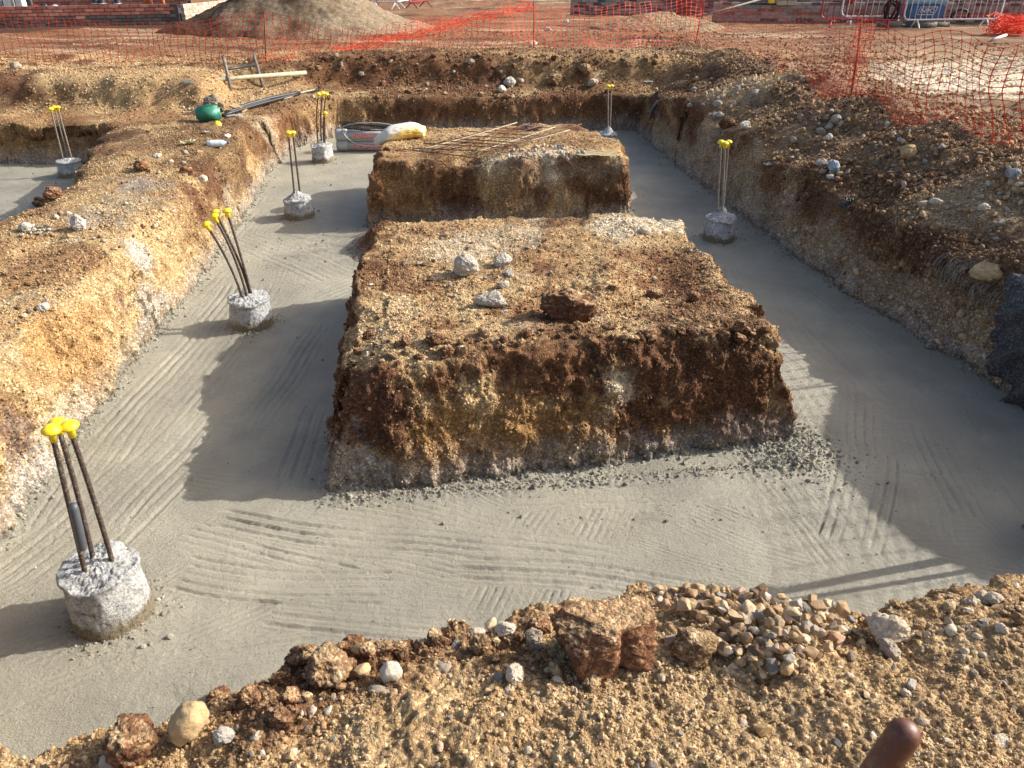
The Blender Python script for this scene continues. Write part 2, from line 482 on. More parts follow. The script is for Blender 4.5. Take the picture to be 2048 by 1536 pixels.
MAT = {}
MAT['soil'] = soil_material('soil')
MAT['clay'] = soil_material('clay_clod', base=(.20, .098, .05), top_tint=(.42, .28, .15))
MAT['tanclay'] = soil_material('tan_clod', base=(.33, .205, .105), top_tint=(.48, .35, .20))
MAT['flint'] = stone_material('flint', [(0, (.13, .08, .05)), (.2, (.34, .22, .115)), (.42, (.46, .32, .17)), (.62, (.52, .41, .26)), (.76, (.13, .125, .125)), (.84, (.30, .27, .23)), (.92, (.56, .50, .40)), (1, (.36, .17, .07))], 0.4, 0.6)
MAT['gravel'] = stone_material('gravel_stones', [(0, (.09, .045, .024)), (.18, (.20, .11, .055)), (.40, (.36, .23, .115)), (.66, (.50, .36, .20)), (.86, (.58, .44, .27)), (.96, (.62, .52, .36)), (1, (.68, .62, .52))], 0.3, 0.8, instancer=True)
MAT['chalk'] = stone_material('chalk_stone', [(0, (.52, .43, .31)), (1, (.68, .60, .48))], 0.8, 0.9)
MAT['white'] = stone_material('pale_rubble', [(0, (.47, .435, .375)), (1, (.60, .56, .49))], 1.0, 0.9)
MAT['grey'] = stone_material('grey_stone', [(0, (.27, .22, .165)), (1, (.42, .36, .28))], 0.6, 0.85)
MAT['bluewhite'] = stone_material('blue_painted_rubble', [(0, (.50, .52, .54)), (1, (.55, .57, .6))], 0.9, 0.9, spots=(.16, .26, .40))
MAT['tan'] = stone_material('tan_cobble', [(0, (.46, .32, .16)), (1, (.54, .40, .22))], 0.7, 0.85)
MAT['orange_plastic'] = plain('orange_plastic', (.88, .085, .028), 0.5)
MAT['yellow_plastic'] = plain('yellow_plastic', (.88, .66, .015), 0.38, dscale=45, dirt=(.42, .37, .22), damount=(.56, .68))
MAT['rebar'] = plain('rusty_rebar', (.085, .055, .04), 0.75, 0.3, dirt=(.22, .20, .17), dscale=40, damount=(.52, .62), bump=.4)
MAT['rebar_grey'] = plain('splashed_rebar', (.26, .23, .19), 0.8, 0.1, dirt=(.13, .08, .05), dscale=40, damount=(.52, .62), bump=.4)
MAT['rust'] = plain('rusty_steel', (.13, .055, .03), 0.8, 0.2, dscale=30, dirt=(.38, .26, .16), damount=(.55, .7))
MAT['black'] = plain('black_plastic', (.018, .02, .024), 0.45, dirt=(.12, .10, .08), dscale=20, damount=(.6, .75))
MAT['steel'] = plain('galvanised_pipe', (.42, .42, .40), 0.5, 0.3, dirt=(.55, .53, .48), dscale=10, damount=(.5, .62))
MAT['redprint'] = plain('red_print', (.52, .05, .05), 0.6, dirt=(.5, .48, .46), dscale=50, damount=(.48, .54))
MAT['pole'] = plain('weathered_pole', (.40, .38, .27), 0.8, dscale=14, dirt=(.2, .15, .1), damount=(.58, .72), bump=.3)
MAT['darkpole'] = plain('muddy_tube', (.13, .12, .11), 0.7, dscale=20, dirt=(.3, .24, .17), damount=(.5, .62), bump=.3)
MAT['barrier_red'] = plain('red_enamel', (.36, .01, .015), 0.4)
MAT['barrier_white'] = plain('white_enamel', (.72, .72, .70), 0.45, dirt=(.45, .40, .33), dscale=12, damount=(.6, .75))
MAT['tape'] = plain('grey_tape', (.075, .08, .09), 0.5, dirt=(.3, .29, .27), dscale=40, damount=(.62, .72))

def concrete_material():
    m, nt, n, l, bs = newmat('wet_concrete')
    g = n.new('ShaderNodeNewGeometry'); pos = g.outputs['Position']
    a = n.new('ShaderNodeAttribute'); a.attribute_name = 'tint'
    n1 = noise_node(n, l, 2.2, 6, pos, 0.6)
    r1 = ramp(n, [(0.3, (.82, .82, .81)), (0.7, (1.12, 1.12, 1.12))]); l.new(n1.outputs[0], r1.inputs[0])
    c = mixc(n, l, 1.0, a.outputs['Color'], r1.outputs[0], 'MULTIPLY')
    n2 = noise_node(n, l, 130, 3, pos, 0.8)
    r2 = ramp(n, [(0.32, (.74, .73, .71)), (0.5, (1.0, 1.0, 1.0)), (0.68, (1.26, 1.26, 1.26))]); l.new(n2.outputs[0], r2.inputs[0])
    c = mixc(n, l, 0.55, c, r2.outputs[0], 'MULTIPLY')
    n9 = noise_node(n, l, .9, 5, pos, .65); r9 = ramp(n, [(.36, (.86, .86, .88)), (.64, (1.12, 1.11, 1.07))]); l.new(n9.outputs[0], r9.inputs[0]); c = mixc(n, l, 1.0, c, r9.outputs[0], 'MULTIPLY')
    v = n.new('ShaderNodeTexVoronoi'); v.inputs['Scale'].default_value = 38; l.new(pos, v.inputs['Vector'])
    s = n.new('ShaderNodeSeparateColor'); l.new(v.outputs['Color'], s.inputs[0])
    rv = ramp(n, [(0.0, (.25, .23, .2)), (0.018, (.25, .23, .2)), (0.022, (1, 1, 1))]); rv.color_ramp.interpolation = 'CONSTANT'
    l.new(s.outputs[0], rv.inputs[0])
    d = ramp(n, [(0.12, (1, 1, 1)), (0.2, (0, 0, 0))]); l.new(v.outputs['Distance'], d.inputs[0])
    dark = mixc(n, l, d.outputs[0], (1.0, 1.0, 1.0), rv.outputs[0])
    c = mixc(n, l, 1.0, c, dark, 'MULTIPLY')
    l.new(c, bs.inputs['Base Color'])
    bs.inputs['Roughness'].default_value = 0.52
    bs.inputs['Specular IOR Level'].default_value = 0.4
    nb = noise_node(n, l, 110, 4, pos, 0.8)
    nb2 = noise_node(n, l, 30, 3, pos, 0.6)
    ad = n.new('ShaderNodeMath'); ad.operation = 'ADD'; l.new(nb.outputs[0], ad.inputs[0]); l.new(nb2.outputs[0], ad.inputs[1])
    b = n.new('ShaderNodeBump'); b.inputs['Strength'].default_value = 0.85; b.inputs['Distance'].default_value = 0.012
    l.new(ad.outputs[0], b.inputs['Height']); l.new(b.outputs[0], bs.inputs['Normal'])
    return m
MAT['concrete'] = concrete_material()

def pile_material():
    m, nt, n, l, bs = newmat('pile_concrete')
    tc = n.new('ShaderNodeTexCoord')
    g = n.new('ShaderNodeNewGeometry'); pos = g.outputs['Position']
    n1 = noise_node(n, l, 14, 6, pos, 0.7)
    r1 = ramp(n, [(0.3, (.33, .33, .32)), (0.5, (.52, .52, .50)), (0.66, (.70, .70, .68))]); l.new(n1.outputs[0], r1.inputs[0])
    # blue paint left in patches on the sides
    n2 = noise_node(n, l, 9, 5, pos, 0.75)
    r2 = ramp(n, [(0.56, (0, 0, 0)), (0.63, (1, 1, 1))]); l.new(n2.outputs[0], r2.inputs[0])
    sp = n.new('ShaderNodeSeparateXYZ'); l.new(g.outputs['Normal'], sp.inputs[0])
    side = ramp(n, [(0.35, (1, 1, 1)), (0.6, (0, 0, 0))]); l.new(sp.outputs[2], side.inputs[0])
    mm = n.new('ShaderNodeMath'); mm.operation = 'MULTIPLY'; l.new(r2.outputs[0], mm.inputs[0]); l.new(side.outputs[0], mm.inputs[1])
    m3 = n.new('ShaderNodeMath'); m3.operation = 'MULTIPLY'; m3.inputs[1].default_value = .6; l.new(mm.outputs[0], m3.inputs[0])
    c = mixc(n, l, m3.outputs[0], r1.outputs[0], (.14, .27, .42))
    # damp muddy foot
    sz = n.new('ShaderNodeSeparateXYZ'); l.new(pos, sz.inputs[0])
    ns = noise_node(n, l, 12, 3, pos)
    ad = n.new('ShaderNodeMath'); ad.operation = 'MULTIPLY_ADD'; ad.inputs[1].default_value = -0.12; l.new(ns.outputs[0], ad.inputs[0]); l.new(sz.outputs[2], ad.inputs[2])
    rz = ramp(n, [(0.0, (1, 1, 1)), (0.035, (0, 0, 0))]); l.new(ad.outputs[0], rz.inputs[0])
    c = mixc(n, l, rz.outputs[0], c, (.24, .20, .13))
    l.new(c, bs.inputs['Base Color']); bs.inputs['Roughness'].default_value = .9
    nq = noise_node(n, l, 75, 3, pos, 0.8); rq = ramp(n, [(.36, (.45, .44, .42)), (.5, (1, 1, 1)), (.64, (1.35, 1.35, 1.35))]); l.new(nq.outputs[0], rq.inputs[0])
    c = mixc(n, l, .9, c, rq.outputs[0], 'MULTIPLY'); l.new(c, bs.inputs['Base Color'])
    nb = noise_node(n, l, 75, 4, pos, 0.85)
    b = n.new('ShaderNodeBump'); b.inputs['Strength'].default_value = 1.0; b.inputs['Distance'].default_value = 0.018
    l.new(nb.outputs[0], b.inputs['Height']); l.new(b.outputs[0], bs.inputs['Normal'])
    return m
MAT['pile'] = pile_material()

# ------------------------------------------------------------------ tagging helpers
def tag(o, label=None, cat=None, group=None, kind=None):
    if label: o['label'] = label
    if cat: o['category'] = cat
    if group: o['group'] = group
    if kind: o['kind'] = kind
    return o
def empty(name, loc, rz=0.0, label=None, cat=None, group=None):
    o = bpy.data.objects.new(name, None); sc.collection.objects.link(o)
    o.location = loc; o.rotation_euler = (0, 0, rz); o.empty_display_size = 0.1
    return tag(o, label, cat, group)
def child(o, parent, keep=True):
    """parent o (whose mesh is in world coordinates) to a thing"""
    o.parent = parent
    if keep:
        M = Matrix.Translation(parent.location) @ parent.rotation_euler.to_matrix().to_4x4() if parent.parent is None else None
        if M is None:
            o.matrix_parent_inverse = Matrix.Identity(4)
        else:
            o.matrix_parent_inverse = M.inverted()
    return o

# ------------------------------------------------------------------ colours of the earth, some sun and shade painted in
OCH = np.array([.54, .385, .195]); TAN = np.array([.42, .27, .13]); BRN = np.array([.175, .080, .036]); DRK = np.array([.115, .052, .026])
CRM = np.array([.60, .50, .34]); CHK = np.array([.56, .51, .43]); GRY = np.array([.26, .23, .18]); CON = np.array([.27, .255, .21]); ORG = np.array([.40, .225, .085])
spots = []   # px, py, radius(m), colour, strength, squash in z
def spot(px, py, r, col, s=1.0):
    p = on_ground(px, py); spots.append((p, r, col, s))

def soil_colour(P, reg, N, dmin):
    x, y, z = P[:, 0], P[:, 1], P[:, 2]
    n1 = fbm(x, y, z, 0.9, 3, 1.0); n2 = fbm(x, y, z * 1.5, 3.1, 3, 2.0); n3 = fbm(x, y, z, 10.0, 3, 4.0)
    f = 0.55 + 0.55 * n1 + 0.75 * n2 + 0.35 * n3          # 1 = ochre, 0 = brown
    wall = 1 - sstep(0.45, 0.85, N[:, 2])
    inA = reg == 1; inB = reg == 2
    f = f + (x < -2.2) * (y < 10.5) * (0.26 * sstep(7.0, 4.5, y) + .10) + 0.10 * wall * (x < -2.2) * (y < 6.5) - .26 * wall * (y > 9.8)  # far cut faces browned so the colour carries their shade
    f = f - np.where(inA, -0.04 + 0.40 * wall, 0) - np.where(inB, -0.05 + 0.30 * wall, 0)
    f = f - 0.26 * sstep(12.4, 13.2, y) * sstep(14.9, 14.3, y) * (x > -3.4) - 0.10 * (x > 2.2) * (y < 13)  # far berm browned in place of its dim grazing light
    f = f + 0.08 * (y < 2.2)
    f = np.clip(f, 0, 1)[:, None]
    c = np.where(f < .5, DRK + (BRN - DRK) * sstep(0, .30, f), BRN * 1.0)
    c = c + (TAN - c) * sstep(.26, .62, f)
    c = c + (OCH - c) * sstep(.60, .98, f)
    def blend(c, col, w):
        return c + (col - c) * np.clip(w, 0, 1)[:, None]
    # pale gravelly patches
    c = blend(c, CRM * .92, sstep(.25, .55, fbm(x, y, z, 2.3, 3, 9.0)) * .45)
    # grey stony spoil of the right bank, greyish track ground
    c = blend(c, np.array([.245, .17, .105]), sstep(2.45, 3.1, x) * sstep(13.5, 12.5, y) * (.80 + .6 * n2) * sstep(.25, .5, z))
    tr = sstep(14.6, 16.5, y)
    c = blend(c, np.array([.27, .135, .07]), tr * .85)
    c = blend(c, np.array([.50, .40, .26]), tr * sstep(.12, .36, fbm(x * .3, y * 1.6, z, 1.0, 4, 13.0)) * .9)
    c = blend(c, np.array([.085, .042, .024]), tr * sstep(.06, .30, fbm(x * .4, y * 2.0, z, 1.2, 4, 23.0)) * .9)
    c = blend(c, np.array([.43, .275, .135]), sstep(2.3, 2.0, y) * .50)
    c = blend(c, np.array([.25, .125, .055]), sstep(2.3, 2.0, y) * sstep(.08, .38, fbm(x, y, z, 3.4, 3, 43.0)) * .8)
    # reddish orange stains
    c = blend(c, ORG, sstep(.2, .5, fbm(x, y, z, 2.7, 2, 33.0)) * .45 * (1 - tr))
    for (p, r, col, s) in spots:
        sel = (np.abs(x - p.x) < r * 1.8) & (np.abs(y - p.y) < r * 1.8)
        if not sel.any(): continue
        d = np.sqrt((x[sel] - p.x) ** 2 + (y[sel] - p.y) ** 2 + (z[sel] - p.z) ** 2) / r
        d = d * (1 + .9 * n2[sel] + .5 * n3[sel])
        w = s * (1 - sstep(.55, 1.15, d))
        c[sel] = c[sel] + (col - c[sel]) * np.clip(w, 0, 1)[:, None]
    # paler lower half of the shaded trench side
    c = blend(c, np.array([.46, .36, .24]), (x > 1.9) * (y > 2.4) * (y < 11.5) * sstep(.50, .22, z + .18 * n2 + .06 * n3) * .8)
    slump = np.exp(-((x + 1.25) / .34) ** 2 - ((y - 7.15) / .5) ** 2)
    c = blend(c, DRK * 1.3, slump * 1.2)
    # chalky, cement splashed foot of the walls
    c = blend(c, CHK * .82, sstep(.26, .05, z + .10 * n2 + .06 * n3) * .62 * (1 - np.clip(slump * 1.3, 0, 1)))
    c = blend(c, CON * .9, sstep(.07, .015, z + .04 * n3 + .03 * n2) * .9)
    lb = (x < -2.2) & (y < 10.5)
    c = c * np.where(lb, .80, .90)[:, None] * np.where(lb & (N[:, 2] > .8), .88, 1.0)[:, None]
    return np.clip(c, .01, .9)

spot(1660, 490, .38, np.array([.46, .43, .40]), .8); spot(1570, 440, .3, np.array([.46, .41, .36]), .6); spot(1640, 400, .4, BRN * .8, .8); spot(1740, 450, .4, BRN * .8, .8); spot(1540, 360, .4, BRN, .8); spot(1450, 300, .4, BRN, .7); spot(1880, 520, .4, BRN * .8, .8)
spot(1760, 560, .4, ORG * 1.1, .4); spot(1900, 640, .5, np.array([.46, .36, .24]), .7); spot(1650, 540, .4, ORG, .6)
spot(1400, 330, .5, np.array([.42, .33, .23]), .7); spot(1480, 400, .4, np.array([.46, .38, .27]), .6)
spot(1780, 470, .5, DRK, .7); spot(1950, 560, .4, BRN * .9, .6)
spot(1240, 448, .30, CRM * 1.08, 1.0); spot(1320, 440, .22, CRM * 1.12, 1.0); spot(1140, 440, .22, BRN, .7)
spot(930, 500, .40, CRM * .95, .75); spot(1010, 470, .30, CRM * .9, .6); spot(730, 640, .22, OCH * 1.05, .8); spot(745, 690, .20, OCH * 1.1, .8)
spot(1330, 540, .28, BRN * 1.3, .8); spot(1400, 620, .3, BRN * 1.2, .7); spot(1480, 640, .25, TAN, .6)
spot(770, 560, .30, BRN * 1.1, .6); spot(1100, 640, .3, BRN * 1.5, .5)
spot(760, 840, .30, DRK, 1.0); spot(1450, 790, .45, BRN * .7, 1.0); spot(1330, 730, .3, BRN * .8, .9); spot(1150, 700, .3, BRN * .8, .8); spot(930, 740, .25, BRN * .9, .7); spot(700, 820, .15, DRK * 1.2, .8); spot(1040, 880, .25, ORG * .95, .9); spot(900, 880, .22, ORG, .8); spot(960, 800, .12, OCH, .8)
spot(1240, 800, .10, CRM, .9); spot(1210, 830, .07, CRM, .9); spot(1400, 800, .35, BRN * .85, .9); spot(1100, 760, .2, BRN, .8); spot(1180, 860, .2, ORG * .8, .7)
spot(1120, 900, .25, ORG * .8, .7); spot(720, 930, .15, CHK * .8, .8); spot(1500, 880, .25, BRN * .8, .8); spot(680, 960, .15, GRY, .7)
spot(1100, 310, .35, CRM * 1.05, .9); spot(1000, 320, .3, CRM * .95, .8); spot(850, 330, .3, TAN * 1.3, .6); spot(1200, 330, .25, CRM, .8)
spot(900, 360, .35, BRN * .8, .9); spot(1050, 350, .25, BRN, .7); spot(1180, 370, .35, BRN, .7); spot(1000, 410, .3, TAN, .6); spot(780, 420, .35, ORG, .7)
spot(930, 420, .2, DRK, .8); spot(1210, 410, .15, DRK, .7)
spot(250, 650, .55, OCH * 1.15, .8); spot(330, 560, .5, OCH * 1.2, .8); spot(150, 720, .4, ORG * 1.35, .7); spot(300, 420, .4, OCH * 1.15, .6)
spot(280, 520, .18, CHK, .9); spot(300, 610, .25, CHK, .8); spot(60, 960, .35, CHK * 1.05, .9); spot(150, 860, .3, CRM, .8); spot(30, 870, .2, BRN, .7)
spot(430, 360, .45, DRK * 1.3, .95); spot(480, 320, .5, BRN * .75, .9); spot(430, 300, .5, TAN * .6, .8); spot(330, 290, .5, TAN * .8, .7); spot(500, 270, .5, BRN * .8, .8); spot(420, 260, .6, TAN * .55, .7); spot(360, 420, .4, TAN * .8, .6); spot(560, 225, .6, BRN, .8); spot(390, 400, .22, DRK * 1.4, .9); spot(460, 400, .2, CRM * .9, .8); spot(545, 290, .3, CRM, .6); spot(500, 300, .2, ORG, .6)
spot(250, 400, .3, CRM * .8, .7); spot(200, 430, .3, np.array([.44, .38, .29]), .7); spot(300, 370, .25, np.array([.40, .35, .28]), .8); spot(120, 520, .4, BRN * 1.5, .6)
spot(250, 200, .9, OCH * .85, .7); spot(380, 170, .9, TAN * 1.2, .7); spot(130, 180, .8, OCH * .85, .6); spot(300, 240, .7, BRN * 1.5, .6); spot(100, 230, .5, BRN * 1.5, .5); spot(800, 235, .9, BRN * .8, .8); spot(950, 235, .9, BRN * .8, .8); spot(1200, 230, .8, BRN * .8, .8); spot(650, 260, .6, BRN * .8, .8); spot(15, 170, .5, DRK * 1.3, .9); spot(600, 180, .5, TAN, .5)  # brown spots on the far cut face paint its shade
spot(60, 280, .7, ORG * .8, .6); spot(210, 280, .5, DRK, .9); spot(150, 240, .4, BRN, .7)  # darkest spot paints the shade on the side trench wall
spot(720, 150, .9, BRN, .8); spot(900, 165, .8, BRN * 1.2, .7); spot(1000, 170, .4, DRK, .7); spot(1080, 130, .6, TAN * 1.2, .7); spot(1300, 130, .8, TAN, .8); spot(660, 220, .6, TAN, .7)
spot(1100, 230, .6, BRN, .6); spot(1400, 200, .6, DRK * 1.4, .7)
spot(1960, 160, 1.5, np.array([.78, .68, .50]), 1.0); spot(1860, 140, 1.0, np.array([.64, .53, .36]), .8); spot(2060, 170, 1.5, np.array([.78, .68, .50]), 1.0); spot(2100, 140, 2.0, np.array([.66, .55, .38]), .8)  # bright spots paint the sunlit patch into the ground colour
spot(1500, 170, .6, np.array([.55, .40, .24]), .8); spot(1900, 100, 1.5, np.array([.40, .29, .18]), .6)
spot(1850, 410, .3, np.array([.38, .29, .18]), .6); spot(1980, 400, .4, np.array([.38, .29, .18]), .7); spot(1780, 380, .3, BRN * .9, .7)
spot(1120, 1460, .8, np.array([.50, .37, .20]), .5); spot(1700, 1430, .6, np.array([.48, .35, .19]), .5); spot(660, 1330, .22, BRN * 1.2, .8); spot(760, 1330, .2, BRN, .6); spot(1000, 1280, .18, BRN * 1.2, .6)
spot(530, 1400, .2, BRN, .7); spot(330, 1500, .2, TAN, .5); spot(50, 1500, .15, CHK * 1.1, .8)

# ------------------------------------------------------------------ the ground
def axis(pts):
    out = []
    for (a, b, st) in pts:
        out += list(np.linspace(a, b, max(2, int(round((b - a) / st)) + 1))[:-1])
    out.append(pts[-1][1])
    return np.array(out, np.float32)
gxs = axis([(-120, -20, 10), (-20, -8, 1), (-8, 8, .35), (8, 20, 1), (20, 120, 10)])
gys = axis([(-40, -4, 6), (-4, 0, .8), (0, 17, .35), (17, 30, 1), (30, 150, 10)])
X, Y, Z, T = refine(gxs, gys, height, target_soil)
tick('refined'); h_, reg, dmin = height(X, Y, True)
P = np.stack([X, Y, Z], 1).astype(np.float32)
N = vnormals(P, T)
wall = 1 - sstep(0.5, 0.9, N[:, 2])
x, y, z = P.T
far = sstep(14.5, 17, y)
ny = sstep(2.4, 2.0, y)
amp_mid = 0.055 * wall + 0.022 + 0.016 * ny
rock = np.clip(fbm(x, y, z, 4.2, 3, 51.0), -1, 1)
clod = fbm(x, y, z, 15.0, 3, 52.0)
crum = fbm(x, y, z, 46.0, 2, 53.0)
billow = np.abs(fbm(x, y, z, 8.5, 2, 54.0))
disp = amp_mid * rock + (0.015 + .020 * wall) * clod + (0.011 + 0.005 * wall + 0.005 * ny) * crum + (0.028 * wall + .012) * (billow - .22)
band = sstep(.15, .4, fbm(x * .35, y, z * .5, 1.1, 2, 57.0))
disp += band * .018 * np.abs(fbm(x, y, z, 26.0, 2, 58.0)) * (1 - far * .5)
stony = sstep(2.6, 3.1, x) * sstep(13.5, 12, y)
disp += stony * (.030 * np.abs(fbm(x, y, z, 11.0, 2, 59.0)))
disp += wall * .034 * fbm(x * 6.0, y * 6.0, z * .9, 1.0, 2, 63.0) + wall * .012 * fbm(x * 20.0, y * 20.0, z * 2.5, 1.0, 2, 64.0)
disp *= np.where(z < -0.04, 0.2, 1.0)
PD = P + N * disp[:, None]
ND = vnormals(PD, T)
tick('displaced')
GROUND_T, GROUND_P, GROUND_N = T, PD, ND
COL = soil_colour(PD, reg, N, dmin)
tick('coloured')
GROUND_C = COL
treg = reg[T]
tr = np.where((treg == 1).all(1), 1, np.where((treg == 2).all(1), 2, 0))
for k, nm in ((0, 'ground'), (1, 'earth_block'), (2, 'earth_block')):
    TT = T[tr == k]
    used = np.unique(TT); rm = np.full(len(P), -1, np.int64); rm[used] = np.arange(len(used))
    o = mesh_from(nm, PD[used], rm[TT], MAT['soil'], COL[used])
    tag(o, kind='structure')
tick('ground %d' % len(T))

# ------------------------------------------------------------------ concrete
PILES = [  # px, py of the foot's near edge on the concrete, radius, height
    (214, 1284, .160, .27), (502, 668, .158, .22), (597, 444, .152, .21), (645, 329, .145, .22),
    (1439, 490, .156, .22), (1215, 301, .14, .20), (141, 359, .15, .19)]
pile_xy = []
for (px, py, r, h) in PILES:
    p = at(px, py); yc = p.y + r * .96
    pile_xy.append(((px - 1024) / FPX * depth_of((0, yc, h / 2)), yc, r, h))
pile_xy.append((2.78, 2.86, .19, .25))

rake = []   # x, y, direction, length, half width, spacing, depth
rr_ = random.Random(5)
def rk(px, py, px2, py2, hw, sp=.055, dp=.006):
    a = at(px, py); b = at(px2, py2)
    rake.append(((a.x + b.x) / 2, (a.y + b.y) / 2, math.atan2(b.y - a.y, b.x - a.x), (b - a).length / 2, hw, sp, dp))
for (a) in [(120, 1080, 420, 700, .30), (250, 900, 520, 560, .28), (60, 1180, 330, 930, .3), (330, 620, 560, 380, .3), (420, 560, 600, 400, .25), (470, 470, 700, 560, .25), (540, 350, 640, 330, .3), (560, 620, 720, 560, .25),
            (440, 900, 640, 640, .25), (180, 1060, 400, 820, .2), (580, 1000, 660, 800, .2),
            (350, 1075, 760, 1180, .17), (330, 1150, 800, 1190, .15), (420, 1040, 900, 1110, .12), (520, 1230, 1000, 1270, .12), (700, 1060, 1250, 1120, .14), (900, 1120, 1500, 1200, .14), (1000, 1010, 1500, 980, .1), (300, 1340, 640, 1290, .12),
            (1600, 1000, 1700, 760, .30), (1800, 1080, 1740, 760, .3), (1960, 1060, 1830, 760, .3), (1560, 640, 1460, 470, .3), (1700, 760, 1480, 500, .3), (1850, 820, 1560, 560, .28), (1380, 420, 1250, 300, .3), (1500, 540, 1330, 370, .3), (1300, 420, 1250, 330, .2), (1250, 360, 1330, 350, .2),
            (1700, 1100, 1750, 900, .2), (20, 400, 90, 350, .3)]:
    rk(*a, dp=rr_.choice([.005, .0065, .008]) * (1.8 if a[1] > 1000 and a[0] > 300 else 1.15) * (.7 if a[0] > 1250 else 1.0), sp=rr_.choice([.05, .06, .07]))

_rs = random.Random(77)
for _ in range(110):
    x0_ = _rs.uniform(-2.6, 2.9); y0_ = _rs.uniform(2.2, 11.5)
    if -1.1 < x0_ < 1.3 and y0_ > 3.4: continue
    an_ = _rs.gauss(1.78 if x0_ > 1.2 else (1.45 if y0_ > 5 else 1.1), .13) if y0_ > 3.2 else _rs.gauss(-.08 if x0_ > -1.2 else .9, .22)
    rake.insert(0, (x0_, y0_, an_, _rs.uniform(.7, 1.5), _rs.uniform(.20, .34), _rs.uniform(.024, .040), _rs.uniform(.003, .0048)))
def conc_height(x, y):
    x = np.asarray(x, np.float32); y = np.asarray(y, np.float32)
    z0 = x * 0
    h = 0.006 * fbm(x, y, z0, 1.1, 2, 71.0) + .0030 * fbm(x, y, z0, 7.0, 2, 72.0)
    wx = x + .03 * fbm(x, y, z0, 1.5, 1, 73.0); wy = y + .03 * fbm(x, y, z0, 1.5, 1, 74.0)
    acc = z0.copy(); tooth = .75 + .9 * fbm(x, y, z0, 3.0, 2, 79.0) + .8 * fbm(x, y, z0, 26.0, 2, 80.0)
    for (cx, cy, an, hl, hw, sp, dp) in rake:
        c, s = math.cos(an), math.sin(an)
        u = (wx - cx) * c + (wy - cy) * s; v = -(wx - cx) * s + (wy - cy) * c
        v = v + .10 * u * u / max(hl, .3) * (1 if (int(cx * 100) % 2) else -1) * .5
        w = sstep(hw, hw * .75, np.abs(v)) * sstep(hl, hl * .8, np.abs(u))
        ph = v / sp + .25 * np.sin(u * 2.1 + cx * 9); idn = np.round(ph); fr = ph - idn
        am = np.abs(np.sin(idn * 12.9898 + cx * 78.2)) ** 1.5
        gr = -np.exp(-(fr / .16) ** 2) + .5 * np.exp(-((np.abs(fr) - .30) / .11) ** 2)
        acc = acc * (1 - w) + w * dp * (gr * (.25 + 1.1 * am) * np.clip(tooth, .1, 1.3))
    return h + acc

def conc_full(x, y):
    """height with the stodgy rim along the banks and round the piles"""
    h = conc_height(x, y)
    _, _, dA, dB, dG = parts_of(x, y)
    d = -np.maximum(np.maximum(dA, dB), dG)         # distance out from the earth
    rim = np.exp(-np.clip(d, 0, 9) / .055)
    # the heavy splash beside the near block's corner
    big = np.exp(-((x - 1.62) / .28) ** 2 - ((y - 3.62) / .30) ** 2) + .7 * np.exp(-((y - 3.28 - .12 * x) / .06) ** 2) * sstep(-1.05, -.85, x) * sstep(1.75, 1.6, x)
    dp = np.full(x.shape, 9., np.float32)
    for (cx, cy, r, hh) in pile_xy:
        dp = np.minimum(dp, np.abs(np.sqrt((x - cx) ** 2 + (y - cy) ** 2) - r))
    pr = np.exp(-dp / .07)
    k = np.clip(rim + big + .8 * pr, 0, 1.4)
    h = h + k * (.012 + .030 * np.abs(fbm(x, y, x * 0, 16, 3, 76.0)) + .012 * fbm(x, y, x * 0, 45, 2, 77.0)) + big * .02
    # rough, unsmoothed patches
    ro = np.exp(-((x + 1.9) / .8) ** 2 - ((y - 7.0) / .45) ** 2) + .6 * np.exp(-((x - 1.5) / .25) ** 2 - ((y - 3.1) / .3) ** 2) + .7 * np.exp(-((x + 1.3) / .12) ** 2 - ((y - 2.0) / .09) ** 2)
    ro = ro + .8 * np.exp(-((x - .6) / .9) ** 2 - ((y - 3.05) / .12) ** 2)
    h = h + ro * .007 * fbm(x, y, x * 0, 24, 3, 78.0)
    h = h - .012 * (np.exp(-((x + 1.3) / .06) ** 2 - ((y - 1.98) / .03) ** 2) + np.exp(-((x - 2.28) / .12) ** 2 - ((y - 3.42) / .015) ** 2))
    return h, k, ro
def target_conc(x, y, z):
    d = np.sqrt(x * x + y * y + CAMZ ** 2)
    t = np.maximum(0.0078, 0.0036 * d) * (1 + np.clip((d - 7.5) / 5.0, 0, 2.0))
    o = frame_out(x, y, z)
    t = np.where(o > 120, np.maximum(t * 3, .04), t)
    return t
def cull_conc(x, y, size):
    _, _, dA, dB, dG = parts_of(x, y)
    return np.maximum(np.maximum(dA, dB), dG) < .22 + size * 1.2
cx_ = axis([(-13.2, -6, .6), (-6, 4.2, .3)]); cy_ = axis([(1.2, 13, .3)])
X, Y, Z, T = refine(cx_, cy_, lambda a, b: a * 0, target_conc, cull=cull_conc)
hc, kk, ro = conc_full(X, Y)
n5 = fbm(X, Y, X * 0, .8, 3, 81.0); n6 = fbm(X, Y, X * 0, 5, 3, 82.0)
cc = np.array([.345, .326, .258])[None, :] * (1 + .10 * n5 + .07 * n6)[:, None]
cc = cc * (1 - .16 * np.clip(kk, 0, 1) * (0.6 + n6))[:, None]
cc = cc * (1 - .22 * np.clip(ro, 0, 1) * sstep(0, .4, n6))[:, None]
mud = np.exp(-((X + 1.5) / .35) ** 2 - ((Y - 7.15) / .4) ** 2)[:, None] * sstep(-.1, .5, n6)[:, None]
cc = cc + (np.array([.16, .09, .05]) - cc) * np.clip(mud, 0, .9)
o = mesh_from('wet_concrete', np.stack([X, Y, hc], 1), T, MAT['concrete'], cc)
tag(o, kind='structure')
tick('concrete %d' % len(T))
CONC = (X, Y, hc, kk, ro, T)

